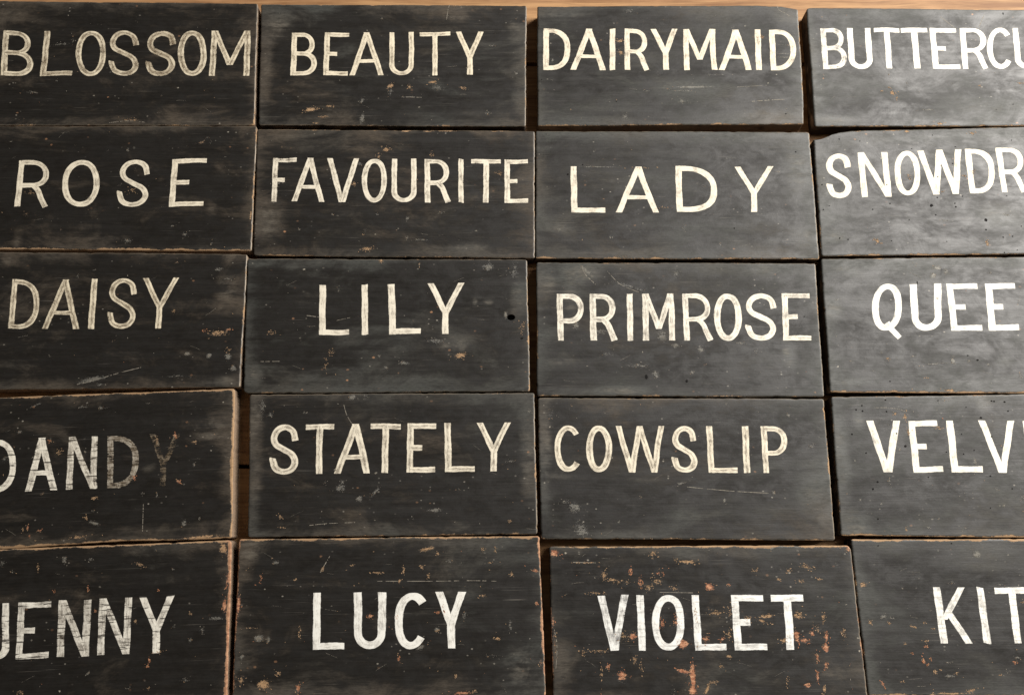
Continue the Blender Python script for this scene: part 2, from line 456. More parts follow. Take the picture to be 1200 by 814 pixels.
def build_board(b, index):
    rng = np.random.default_rng(100+index)
    b['seed'] = index*1.37+.5
    TL, TR, BR, BL = (np.array(p, float) for p in b['c'])
    W, H, T = 300.0, 150.0, float(b['thick'])
    root = bpy.data.objects.new('name_board', None)
    COL.objects.link(root)
    root.location = (b['pos'][0]/1000, b['pos'][1]/1000, 0)
    root.rotation_euler = (0, 0, b['rot'])
    root['label'] = LABELS[b['name']]; root['category'] = 'name board'
    root['group'] = 'black wooden name boards laid out in rows'

    edge_lines = [0, .35, .75, 1.2, 1.8, 2.6, 3.6, 4.8]
    def lines(L):
        mid = np.arange(6.0, L-5.99, 1.2)
        return np.array(edge_lines+list(mid)+[L-e for e in reversed(edge_lines)])
    xs, ys = lines(W), lines(H)
    holes = [m for m in b['marks'] if m[0] == 'H']
    for m in holes:                               # finer grid round a drilled hole
        hx = m[1]+W/2; hy = m[2]+H/2
        xs = np.unique(np.round(np.concatenate([xs, np.arange(hx-m[3]*1.6, hx+m[3]*1.6, .35)]), 3))
        ys = np.unique(np.round(np.concatenate([ys, np.arange(hy-m[3]*1.6, hy+m[3]*1.6, .35)]), 3))
    nx, ny = len(xs), len(ys)
    A, Bv = np.meshgrid(xs, ys)                   # A along, B up
    dL, dR, dB, dT = A.copy(), W-A, Bv.copy(), H-Bv
    d = np.minimum(np.minimum(dL, dR), np.minimum(dB, dT))
    # round the corners
    a2, b2 = A.copy(), Bv.copy()
    for (sx, sy, r) in ((0, 1, b['rad'][0]), (1, 1, b['rad'][1]), (1, 0, b['rad'][2]), (0, 0, b['rad'][3])):
        r = r*.9
        u = (1-(dR if sx else dL)/r); v = (1-(dT if sy else dB)/r)
        msk = (u > 0) & (v > 0)
        uu = np.where(msk, u*np.sqrt(np.clip(1-v*v/2, 0, 1)), 0); vv = np.where(msk, v*np.sqrt(np.clip(1-u*u/2, 0, 1)), 0)
        na = (W-r+uu*r) if sx else (r-uu*r); nb = (H-r+vv*r) if sy else (r-vv*r)
        a2 = np.where(msk, na, a2); b2 = np.where(msk, nb, b2)
    # wobble and notches in the hand-cut outline
    def prof(side, t):
        ph = rng.uniform(0, 6.28, 5)
        w_ = .20*np.sin(t*9+ph[0])+.07*np.sin(t*41+ph[1])+.05*np.sin(t*97+ph[2])+.04*np.sin(t*190+ph[3])
        w_ = w_+np.abs(np.clip(np.sin(t*29+ph[4])*np.sin(t*63+ph[0])-.55, 0, 1))*1.2
        if side in b['prof']:
            q = b['prof'][side]; w_ = w_+np.interp(t, [p[0] for p in q], [p[1] for p in q])
        return w_
    fade = lambda q: np.exp(-q/7.0)
    tA, tB = a2/W, b2/H
    pT, pB, pL, pR = prof('T', tA), prof('B', tA), prof('L', 1-tB), prof('R', 1-tB)
    b3 = b2-pT*fade(dT)+pB*fade(dB)
    a3 = a2+pL*fade(dL)-pR*fade(dR)
    fx, fy = a3/W, b3/H
    X = (TL[0]*(1-fx)+TR[0]*fx)*fy+(BL[0]*(1-fx)+BR[0]*fx)*(1-fy)
    Y = (TL[1]*(1-fx)+TR[1]*fx)*fy+(BL[1]*(1-fx)+BR[1]*fx)*(1-fy)
    bw = 1.8
    q = np.clip(1-d/bw, 0, 1)
    Z = T-1.0*(1-np.sqrt(1-q*q*.985))
    # marks
    base = {k: np.zeros_like(X) for k in ('haze', 'chip', 'rust', 'white', 'dark')}
    pits = []; scr = []
    for m in b['marks']:
        if m[0] == 's': scr.append(m); continue
        if m[0] == 'k': pits.append(m); continue
        if m[0] == 'H':
            r = np.sqrt(((X-m[1])/m[3])**2+((Y-m[2])/m[4])**2)
            Z = Z-np.clip((1.12-r)/.22, 0, 1)*9.0
            base['dark'] = np.maximum(base['dark'], np.clip((1.05-r)/.1, 0, 1)); continue
        v = blob(X, Y, m)
        if m[0] == 'h': base['haze'] = np.maximum(base['haze'], v)
        if m[0] == 'w': base['white'] = np.maximum(base['white'], v)
        if m[0] == 'd': base['dark'] = np.maximum(base['dark'], v)
        if m[0] in 'co':
            base['chip'] = np.maximum(base['chip'], v)
            if m[0] == 'o': base['rust'] = np.maximum(base['rust'], np.clip(v*2, 0, 1))
    Z = Z-np.clip(base['chip']-.4, 0, 1)*.10
    eL, eR, eT, eB = b['edges']
    def ef(dd, k): return k*np.clip(1.05-dd/(1.0+2.6*k), -1, 1)
    edge = np.maximum.reduce([ef(dL, eL), ef(dR, eR), ef(dT, eT), ef(dB, eB)])
    edge = np.clip(edge, -.2, 1.3)
    rim = np.clip(1-d/22.0, 0, 1)**1.5
    if b['name'] in ('jenny', 'lucy', 'violet'):
        base['rust'] = np.maximum(base['rust'], np.clip(1-np.minimum(dL, dR)/8, 0, 1)*.8)

    verts = np.stack([X, Y, Z], -1).reshape(-1, 3)
    idx = np.arange(nx*ny).reshape(ny, nx)
    quads = np.stack([idx[:-1, :-1], idx[:-1, 1:], idx[1:, 1:], idx[1:, :-1]], -1).reshape(-1, 4)
    loop = list(idx[0, :])+list(idx[1:, -1])+list(idx[-1, -2::-1])+list(idx[-2:0:-1, 0])   # counter-clockwise
    loop = np.array(loop); n = len(loop)
    P = verts[loop]
    c0 = P[:, :2].mean(0)
    nxt = np.roll(P[:, :2], -1, 0)-np.roll(P[:, :2], 1, 0)
    nn = np.stack([nxt[:, 1], -nxt[:, 0]], -1); nn /= np.maximum(np.linalg.norm(nn, axis=1, keepdims=True), 1e-6)
    allv = [verts]; allq = [quads]; prev = loop; off = len(verts)
    sideval = [np.zeros(len(verts))]
    ph = rng.uniform(0, 6.28, 3)
    tt = np.arange(n)/n*6.283
    for z, ins in ((T-1.6, .12), (T-1.9, .22), (T*.66, .1), (T*.33, .2), (1.2, .3), (.05, 1.0)):
        o_ = ins+.06*np.sin(tt*23+ph[0]+z)+.04*np.sin(tt*61+ph[1])
        ring = np.column_stack([P[:, :2]-nn*o_[:, None], np.full(n, z)])
        allv.append(ring); cur = np.arange(off, off+n)
        allq.append(np.stack([prev, cur, np.roll(cur, -1), np.roll(prev, -1)], -1))
        sideval.append(np.full(n, 0.0 if z > T-1.7 else 1.0)); prev = cur; off += n
    V = np.vstack(allv)/1000; Q = np.vstack(allq)
    # bring the first side rings down without wrapping over the rounded arris
    me = bpy.data.meshes.new('panel')
    me.vertices.add(len(V)); me.vertices.foreach_set('co', V.astype(np.float32).ravel())
    nf = len(Q)+1
    loops = np.concatenate([Q.ravel(), prev[::-1]])
    me.loops.add(len(loops)); me.loops.foreach_set('vertex_index', loops.astype(np.int32))
    me.polygons.add(nf)
    me.polygons.foreach_set('loop_start', np.concatenate([np.arange(len(Q))*4, [len(Q)*4]]).astype(np.int32))
    me.polygons.foreach_set('use_smooth', np.ones(nf, dtype=bool))
    me.update(calc_edges=True); me.validate()
    extra = len(V)-nx*ny
    for k, v in base.items(): fattr(me, k, np.concatenate([v.ravel(), np.tile(v.ravel()[loop], extra//n)]))
    fattr(me, 'edge', np.concatenate([edge.ravel(), np.tile(edge.ravel()[loop], extra//n)]))
    arris_glint = np.clip(1.35-dR/.9, 0, 1)+.6*np.clip(1.2-np.minimum(dT, dB)/.8, 0, 1)  # painted glint, strongest on the edges that face the window
    fattr(me, 'arris', np.concatenate([np.clip(arris_glint, 0, 1).ravel(), np.tile(np.clip(arris_glint, 0, 1).ravel()[loop], extra//n)]))
    fattr(me, 'rim', np.concatenate([rim.ravel(), np.tile(rim.ravel()[loop], extra//n)]))
    fattr(me, 'side', np.concatenate(sideval))
    me.materials.append(M_BOARD)
    p = bpy.data.objects.new('panel', me); COL.objects.link(p); p.parent = root
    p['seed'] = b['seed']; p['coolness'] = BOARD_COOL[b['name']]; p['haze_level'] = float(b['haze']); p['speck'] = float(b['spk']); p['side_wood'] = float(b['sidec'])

    for i, rec in enumerate(b['letters']):
        build_letter(b, i, rec, root, index*50+i)

    # woodworm pits (tiny dark bores with a ragged rim)
    if pits:
        vs = []; fs = []
        for m in pits:
            k = len(vs); r1, r2 = max(m[3], .42)*.8, max(m[4], .42)*.8
            ang = rng.uniform(0, 6.28)
            for a in range(9):
                th = a/9*6.283+ang; rr = rng.uniform(.75, 1.15)
                vs.append(((m[1]+r1*rr*math.cos(th))/1000, (m[2]+r2*rr*math.sin(th))/1000, (T+.19)/1000))
            vs.append((m[1]/1000, m[2]/1000, (T+.15)/1000))
            for a in range(9): fs.append((k+a, k+(a+1) % 9, k+9))
        o = link_mesh('woodworm_pits', vs, fs, M_PIT, root, False); o['kind'] = 'stuff'
    # flakes of paint knocked off: bare wood, old red undercoat, dry pale scuffs
    vs = []; fs = []; mi = []
    def flake(x, y, rx, ry, an, k_):
        if abs(x) > 147 or abs(y) > 71: return
        k = len(vs); m_ = int(rng.integers(5, 9)); ca, sa = math.cos(an), math.sin(an)
        for a in range(m_):
            th = a/m_*6.283+rng.uniform(-.35, .35); rr = rng.uniform(.45, 1.25)
            u, v = rx*rr*math.cos(th), ry*rr*math.sin(th)
            vs.append(((x+u*ca-v*sa)/1000, (y+u*sa+v*ca)/1000, (T+.20)/1000))
        fs.append(tuple(range(k, k+m_))); mi.append(k_)
    for m in b['marks']:
        if m[0] in 'cow' and m[0] != 's':
            cnt = int(3+min(14, 1.1*math.sqrt(max(m[3], .5)*max(m[4], .5))*4))
            for _ in range(int(cnt*(.5 if m[0] == 'w' else 1.0))):
                q_ = rng.normal(0, .62, 2); ca, sa = math.cos(m[5]), math.sin(m[5])
                u, v = q_[0]*max(m[3], .8), q_[1]*max(m[4], .8)
                sz = rng.uniform(.16, .55)*(1.0 if m[0] != 'w' else .7)
                el = rng.uniform(1, 2.6)
                if m[4] > m[3]*1.3: rx, ry = sz, sz*el
                else: rx, ry = sz*el, sz*.8
                flake(m[1]+u*ca-v*sa, m[2]+u*sa+v*ca, rx, ry, m[5]+rng.normal(0, .35), {'c': 0, 'o': 1, 'w': 2}[m[0]] if rng.random() < .8 else 0)
    for _ in range(int(12+110*max(0, b['spk']-.22))):
        sz = rng.uniform(.12, .42); el = rng.uniform(1, 3)
        up = rng.random() < .35
        k_ = int(rng.choice([0, 1, 2], p=[.5, .25, .25] if b['spk'] > .6 else [.35, .05, .6]))
        flake(rng.uniform(-146, 146), rng.uniform(-70, 70), sz if up else sz*el, sz*el if up else sz*.8, rng.normal(0, .4), k_)
    if vs:
        o = link_mesh('paint_flakes', vs, fs, M_BARE, root, False); o['kind'] = 'stuff'
        o.data.materials.append(M_RUST); o.data.materials.append(M_SCRATCH)
        o.data.polygons.foreach_set('material_index', mi)
    # long scratches, thin broken ribbons
    vs = []; fs = []
    def scratch(pts, w):
        P = np.array(spline(pts, 14)) if len(pts) > 2 else np.array([[lerp(pts[0][c], pts[1][c], i/14) for c in (0, 1)] for i in range(15)])
        on = True
        for i in range(len(P)-1):
            if rng.random() < .22: continue
            t_ = P[i+1]-P[i]; L = np.linalg.norm(t_)
            if L < 1e-6: continue
            nn_ = np.array([-t_[1], t_[0]])/L
            w1, w2 = (w*.5*rng.uniform(.25, .8) for _ in range(2))
            k = len(vs)
            for q_ in (P[i]-nn_*w1, P[i]+nn_*w1, P[i+1]+nn_*w2, P[i+1]-nn_*w2):
                vs.append((q_[0]/1000, q_[1]/1000, (T+.035)/1000))
            fs.append((k, k+3, k+2, k+1))
    for m in scr: scratch(m[1:-1], m[-1])
    for _ in range(int(4+10*b['spk'])):
        x, y = rng.uniform(-140, 140), rng.uniform(-68, 68)
        an = rng.normal(0, .35); L = rng.uniform(2, 14)
        pts = [(x+L*t_*math.cos(an), y+L*t_*math.sin(an)+rng.normal(0, .2)) for t_ in (0, .5, 1)]
        scratch(pts, rng.uniform(.15, .35))
    if vs:
        o = link_mesh('scratches', vs, fs, M_SCRATCH, root, False); o['kind'] = 'stuff'
    return root

BOARDS = [
{'name':'blossom','pos':[-447.76,543.86],'rot':-0.0055,'c':[[-152.0,79.67],[150.65,77.99],[158.45,-77.99],[-151.0,-79.67]],'sw':7.44,'letters':[['B',[-140.82,40.16],[-107.39,40.35],[-97.44,-17.57],[-135.87,-17.78],0.45],['L',[-93.44,40.42],[-56.59,40.63],[-54.08,-17.33],[-90.95,-17.54],0.5],['O',[-57.11,40.62],[-21.84,40.82],[-15.13,-17.12],[-49.92,-17.31],0.45],['S',[-18.41,40.84],[16.6,41.03],[22.0,-16.92],[-13.05,-17.11],0.5],['S',[25.02,41.07],[60.03,41.27],[63.55,-16.69],[29.01,-16.88],0.55],['O',[61.35,41.27],[94.78,41.46],[99.38,-16.49],[66.14,-16.67],0.45],['M',[100.05,41.49],[144.8,41.73],[148.46,-16.22],[101.98,-16.48],0.45]],'edges':[0.1,0.45,0.25,0.4],'haze':0.22,'thick':21,'prof':{},'marks':[['h',-132.17,62.89,26.4,12.0,0,0.5],['h',133.3,53.87,12.0,9.6,0,0.5],['w',-71.47,23.1,10.8,2.4,0.1,0.7],['w',-58.91,27.59,2.88,7.2,0.1,0.5],['w',-97.27,-37.98,7.2,1.92,0,0.7],['c',17.66,-72.23,15.12,2.16,0,0.8],['s',[-5.01,-75.73],[15.22,-73.37],[35.89,-74.94],0.96],['h',-2.14,-55.96,144.0,7.2,0,0.25],['s',[-100.05,-36.56],[-90.61,-39.37],0.72],['w',-119.55,-26.63,1.92,1.44,0,0.8],['w',-70.7,-23.48,1.92,1.92,0,0.6]],'spk':0.3,'rad':[3,3,3,3],'dbl':0.9,'sidec':0.8},
{'name':'beauty','pos':[-136.34,541.79],'rot':-0.00604,'c':[[-156.76,77.16],[152.79,77.44],[152.15,-77.44],[-148.18,-77.16]],'sw':6.56,'letters':[['B',[-118.51,39.49],[-90.61,39.86],[-86.51,-14.97],[-116.61,-15.24],0.2],['E',[-80.55,39.99],[-52.36,40.37],[-50.73,-14.65],[-79.13,-14.9],0.2],['A',[-51.78,40.38],[-12.08,40.9],[-9.83,-14.29],[-49.02,-14.64],0.2],['U',[-5.75,40.99],[22.44,41.36],[24.25,-13.98],[-3.58,-14.23],0.2],['T',[29.35,41.46],[64.74,41.93],[66.01,-13.61],[31.07,-13.92],0.2],['Y',[71.36,42.02],[104.17,42.45],[104.36,-13.27],[71.41,-13.56],0.2]],'edges':[0.2,0.45,0.5,0.45],'haze':0.35,'thick':21,'prof':{},'marks':[['h',-135.95,50.11,18.37,21.0,0,0.9],['h',-143.99,1.73,7.87,47.25,0,0.6],['h',74.36,64.45,18.37,13.12,0,0.6],['h',140.97,51.78,13.12,21.0,0,0.6],['c',-1.64,-27.45,5.2,2.83,0.4,1],['c',19.65,-28.89,2.83,2.36,0,0.9],['c',46.36,-22.45,5.2,2.13,0,1],['w',50.8,-29.33,9.19,3.15,0,0.7],['w',20.07,-41.41,11.81,1.05,0,0.9],['c',80.53,-30.09,5.2,1.89,-0.3,0.9],['w',-1.34,-35.29,3.67,4.72,0,0.6],['c',-90.46,-57.61,10.63,3.07,0.15,1],['c',-69.6,-53.46,5.91,1.42,0,0.9],['c',-75.87,-66.79,5.91,1.42,0,0.7],['w',-33.33,-46.4,2.62,5.77,-0.5,0.8],['w',-32.27,-68.99,3.15,7.87,-0.1,0.9],['w',-15.13,59.0,1.57,1.57,0,1],['w',141.28,-10.83,2.1,2.1,0,1],['c',68.32,75.92,7.09,3.31,0,0.6],['c',-83.83,-74.53,7.09,1.42,0,0.8],['s',[11.61,-41.46],[34.2,-41.94],0.79],['h',144.26,-43.77,7.87,21.0,0,0.4],['s',[60.05,57.82],[61.47,70.94],[63.06,77.54],1.05],['w',112.44,24.09,4.72,1.57,0,0.6],['w',107.82,-61.05,3.67,2.1,0,0.5]],'spk':0.3,'rad':[3,3,3,3],'dbl':0.5,'sidec':0.3},
{'name':'dairymaid','pos':[180.29,541.72],'rot':0.00628,'c':[[-150.47,76.29],[153.54,76.07],[148.93,-76.07],[-151.99,-76.29]],'sw':6.82,'letters':[['D',[-143.61,47.02],[-112.5,46.65],[-113.68,-6.78],[-144.97,-6.59],0.18],['A',[-111.06,46.63],[-70.15,46.15],[-73.28,-7.04],[-113.68,-6.78],0.18],['I',[-67.27,46.11],[-60.07,46.03],[-61.9,-7.11],[-69.01,-7.07],0.18],['R',[-49.7,45.9],[-22.62,45.58],[-22.64,-7.36],[-51.66,-7.17],0.18],['Y',[-19.74,45.55],[11.94,45.17],[11.5,-7.57],[-19.79,-7.37],0.18],['M',[17.98,45.1],[55.42,44.66],[54.75,-7.84],[16.63,-7.6],0.18],['A',[60.03,44.6],[97.17,44.16],[94.01,-8.09],[56.17,-7.85],0.18],['I',[100.62,44.12],[107.82,44.04],[105.39,-8.16],[98.28,-8.12],0.18],['D',[117.32,43.92],[148.13,43.56],[145.22,-8.41],[115.35,-8.22],0.18]],'edges':[0.2,0.55,0.2,0.7],'haze':0.6,'thick':21,'prof':{'T':[[0,0],[0.86,0],[0.89,1.2],[0.935,1.6],[0.96,3.5],[1,6]],'R':[[0,0],[0.86,0],[0.9,0.8],[1,1.5]]},'marks':[['h',-120.77,64.83,36.75,10.5,0,0.6],['w',27.38,-29.12,26.25,1.57,0,1],['w',15.8,-33.75,18.37,1.57,0,0.8],['w',12.32,-46.21,6.56,4.2,0,0.7],['h',-39.3,2.92,31.5,15.75,0,0.4],['h',109.45,-66.95,52.5,10.5,0,0.6],['c',-55.44,30.27,4.72,2.36,0,0.9],['c',-55.12,15.16,3.31,2.83,0,0.9],['c',108.52,34.08,3.31,2.83,0,0.8],['d',117.19,19.53,3.15,3.67,0,1],['w',132.32,8.22,15.75,1.05,0,0.9],['w',132.71,13.01,15.75,1.05,0,0.8],['w',132.18,24.26,13.12,1.05,0,0.7],['s',[128.96,74.77],[131.42,69.16],[136.95,65.84],[142.39,61.54],1.31],['s',[91.18,-47.64],[113.87,-45.91],[128.02,-45.38],1.31],['d',141.47,-53.24,5.77,0.79,0,0.8],['w',-43.91,69.27,7.87,3.67,0,0.6],['h',-0.78,-25.8,57.75,15.75,0,0.5],['k',-62.41,-46.67,0.79,0.79,0,1],['k',128.26,-63.37,1.05,1.05,0,1],['w',-133.94,6.06,1.31,3.15,0,1],['w',-53.26,-65.93,3.67,4.2,0,0.7],['k',-146.57,-18.59,0.79,0.79,0,1],['w',50.99,-13.52,23.62,1.31,0,0.6],['s',[75.49,-29.42],[112.46,-27.45],0.52],['h',136.48,59.94,15.75,10.5,0,0.8],['w',-26.61,-33.48,5.25,1.57,0,0.6]],'spk':0.3,'rad':[2,3,2,2],'dbl':0.1,'sidec':0.7},
{'name':'buttercup','pos':[499.61,538.82],'rot':-0.0037,'c':[[-156.87,75.97],[153.0,73.77],[152.0,-73.77],[-158.86,-75.97]],'sw':7.35,'letters':[['B',[-142.83,48.95],[-113.78,49.05],[-116.08,-3.63],[-144.08,-3.73],0.45],['U',[-112.17,49.06],[-84.5,49.16],[-86.71,-3.52],[-114.03,-3.62],0.02],['T',[-81.05,49.18],[-51.54,49.28],[-53.69,-3.4],[-82.84,-3.5],0.02],['T',[-49.92,49.29],[-19.49,49.4],[-20.68,-3.27],[-51.19,-3.39],0.02],['E',[-16.5,49.41],[14.16,49.53],[13.02,-3.15],[-18.4,-3.27],0.02],['R',[18.08,49.54],[49.2,49.66],[46.71,-3.03],[15.98,-3.14],0.02],['C',[49.2,49.66],[78.02,49.76],[74.49,-2.92],[44.89,-3.03],0.02],['U',[79.63,49.77],[107.3,49.87],[103.64,-2.82],[76.31,-2.92],0.02],['P',[110.3,49.88],[139.11,49.99],[134.83,-2.7],[107.51,-2.8],0.02]],'edges':[0.2,0.4,0.3,0.7],'haze':0.6,'thick':21,'prof':{},'marks':[['w',-49.86,-21.32,1.47,1.26,0,1],['c',-67.43,-33.93,3.4,2.65,-0.6,1],['c',-70.81,-26.93,1.89,1.13,0,0.8],['c',-79.62,-31.47,1.13,0.76,0,0.9],['c',-63.59,-40.66,1.13,2.27,0,0.7],['w',-29.03,-54.69,8.4,1.26,0,0.9],['c',79.37,-20.85,2.65,1.51,0,0.9],['w',-69.57,-9.79,0.84,2.94,0,0.7],['h',-135.73,-66.94,31.5,6.3,0,0.8],['h',34.31,-51.49,52.5,14.7,0,0.5],['c',-17.48,-71.91,3.78,1.89,0,1],['c',-91.63,-74.64,11.34,1.13,0,0.8],['s',[41.36,51.45],[49.08,67.16],1.26],['s',[-2.14,64.35],[12.38,50.04],1.05],['k',67.44,-47.64,0.84,0.84,0,1],['w',1.77,-21.64,1.68,1.68,0,0.7],['c',32.0,-24.54,1.89,0.76,0,0.5],['h',-154.54,8.19,6.3,54.6,0,0.6],['k',47.5,-53.92,0.63,0.63,0,1],['k',71.24,68.55,0.84,2.1,0,1]],'spk':0.35,'rad':[5,4,3,3],'dbl':0.05,'sidec':0.3},
{'name':'rose','pos':[-437.04,390.53],'rot':-0.00283,'c':[[-152.0,72.98],[150.0,74.37],[154.53,-74.37],[-151.0,-72.98]],'sw':6.72,'letters':[['R',[-111.17,30.95],[-75.79,31.52],[-71.73,-23.58],[-109.44,-23.78],0.22],['O',[-62.39,31.73],[-21.43,32.39],[-16.04,-23.27],[-58.0,-23.5],0.22],['S',[1.33,32.75],[35.48,33.3],[37.4,-22.98],[1.19,-23.18],0.22],['E',[58.75,33.67],[96.96,34.28],[98.59,-22.65],[60.38,-22.86],0.22]],'edges':[0,0.55,0.25,1.0],'haze':0.12,'thick':21,'prof':{},'marks':[['w',-123.29,54.39,2.4,0.96,0,0.9],['w',8.21,44.23,1.44,2.4,0.5,0.9],['w',15.03,47.02,2.4,0.96,0,0.7],['w',65.79,-45.6,1.44,1.2,0,1],['w',80.85,-55.31,3.36,4.32,0,0.7],['w',19.16,-62.57,5.76,2.4,0,0.8],['w',99.58,54.18,1.44,2.88,0,0.6],['w',95.28,59.73,1.44,1.2,0,0.8],['c',151.05,-32.63,1.51,8.64,0,1],['w',110.97,-65.72,1.92,2.4,0,0.6],['h',-100.53,-65.01,6.0,14.4,0,0.5],['c',18.07,-5.69,6.48,3.02,0,0.35],['h',107.52,-24.75,6.0,9.6,0,0.5],['c',143.64,-72.68,19.44,2.16,0,0.7],['w',-105.27,-21.35,3.36,1.92,0,0.6],['h',2.21,-43.66,72.0,14.4,0,0.2],['c',-92.25,-6.54,6.48,2.16,0,0.25],['w',117.58,36.27,0.96,0.96,0,0.8],['h',-65.91,-35.9,14.4,4.8,0,0.25]],'spk':0.3,'rad':[3,3,3,3],'dbl':0.35,'sidec':0.9},
{'name':'favourite','pos':[-129.02,384.21],'rot':-0.00815,'c':[[-157.65,74.79],[153.8,75.23],[154.1,-75.23],[-150.24,-74.79]],'sw':6.48,'letters':[['F',[-137.48,40.11],[-110.67,40.12],[-110.59,-11.76],[-135.37,-11.8],0.4],['A',[-114.09,40.12],[-76.44,40.14],[-77.65,-11.7],[-113.41,-11.76],0.2],['V',[-77.01,40.14],[-41.37,40.16],[-40.21,-11.64],[-75.4,-11.7],0.2],['O',[-38.52,40.16],[-10.58,40.17],[-8.4,-11.59],[-35.98,-11.63],0.2],['U',[-5.16,40.18],[22.49,40.19],[24.25,-11.53],[-3.61,-11.58],0.2],['R',[31.33,40.2],[58.98,40.21],[63.09,-11.46],[32.98,-11.52],0.2],['I',[68.95,40.22],[74.94,40.22],[76.03,-11.44],[70.13,-11.45],0.2],['T',[83.2,40.22],[115.97,40.24],[116.55,-11.37],[84.2,-11.43],0.2],['E',[120.25,40.24],[146.75,40.26],[146.38,-11.32],[120.77,-11.37],0.2]],'edges':[0.3,0.4,0.5,0.55],'haze':0.4,'thick':21,'prof':{},'marks':[['h',-135.57,-35.8,16.2,32.4,0,0.8],['h',-125.82,65.11,27.0,8.1,0,0.5],['c',-11.9,51.06,6.08,2.92,0,0.9],['c',-20.1,42.61,2.92,3.4,0,0.8],['c',8.7,73.73,6.08,1.7,0,1],['c',34.57,73.63,7.29,1.22,0,1],['c',-45.51,9.54,3.89,2.43,0,0.8],['w',-41.07,34.1,4.86,2.16,-0.8,0.8],['w',-102.8,-44.46,1.35,1.35,0,1],['w',14.81,-30.4,2.43,2.7,0,0.9],['w',51.61,-23.82,3.78,2.16,0,0.7],['w',14.8,-52.97,2.7,2.16,0,0.7],['w',30.19,-55.21,9.45,1.08,0,0.9],['c',-27.77,-65.98,7.78,2.19,0,1],['w',-30.16,-45.05,2.16,1.62,0,0.7],['h',83.26,-63.61,21.6,5.94,0,0.9],['c',114.17,23.68,3.89,2.43,0,0.8],['w',6.44,57.43,2.16,1.08,0,0.7],['w',89.85,-44.37,2.7,1.35,0,0.6],['w',-18.45,-25.89,2.16,1.62,0,0.7],['w',-67.53,-26.29,1.62,1.62,0,0.6],['h',138.45,-3.54,16.2,48.6,0,0.4],['c',39.7,46.2,2.92,2.92,0,0.6],['w',4.7,-44.18,2.16,2.16,0,0.5]],'spk':0.3,'rad':[3,3,3,3],'dbl':0.4,'sidec':0.3},
{'name':'lady','pos':[179.64,382.25],'rot':-0.00297,'c':[[-153.04,75.47],[153.86,75.34],[153.21,-75.34],[-154.04,-75.47]],'sw':7.29,'letters':[['L',[-114.81,32.35],[-77.84,32.46],[-77.36,-22.11],[-114.67,-22.32],0.12],['A',[-63.06,32.5],[-15.0,32.64],[-18.71,-21.78],[-65.85,-22.05],0.12],['D',[1.49,32.69],[47.27,32.83],[47.23,-21.41],[0.93,-21.67],0.12],['Y',[67.18,32.89],[110.68,33.02],[107.56,-21.06],[64.35,-21.31],0.12]],'edges':[0.25,0.5,0.35,0.7],'haze':0.6,'thick':21,'prof':{},'marks':[['h',136.47,28.17,16.2,48.6,0,0.7],['d',81.53,-56.21,4.32,10.8,0,0.5],['w',-84.96,32.13,21.6,0.81,0,0.9],['c',-33.83,30.74,12.15,1.46,0,0.4],['w',-72.7,-50.76,1.08,2.16,0,1],['w',-128.33,-42.05,1.62,1.35,0,0.9],['k',-101.12,34.54,1.08,1.08,0,1],['k',-117.77,22.82,1.35,1.35,0,1],['k',62.99,-39.99,0.81,1.35,0,1],['k',136.72,50.72,1.08,1.08,0,1],['c',-59.37,-72.76,14.58,1.94,0,0.6],['c',76.24,-74.4,14.58,1.22,0,0.7],['h',-28.56,18.49,108.0,16.2,0,0.3],['w',115.09,26.88,2.7,1.62,0,0.8],['w',34.74,9.53,3.24,1.62,0,0.5],['w',8.53,-40.16,3.78,4.32,0,0.5],['h',136.22,-50.14,16.2,16.2,0,0.7],['h',26.51,44.81,16.2,8.1,0,0.6],['w',-50.2,-43.3,1.08,1.62,0,0.7],['c',-12.89,-16.32,7.29,1.22,0,0.4],['w',46.6,-59.25,1.35,2.43,0,0.8],['h',-128.33,-42.05,16.2,16.2,0,0.5]],'spk':0.3,'rad':[2,4,3,2],'dbl':0.1,'sidec':0.3},
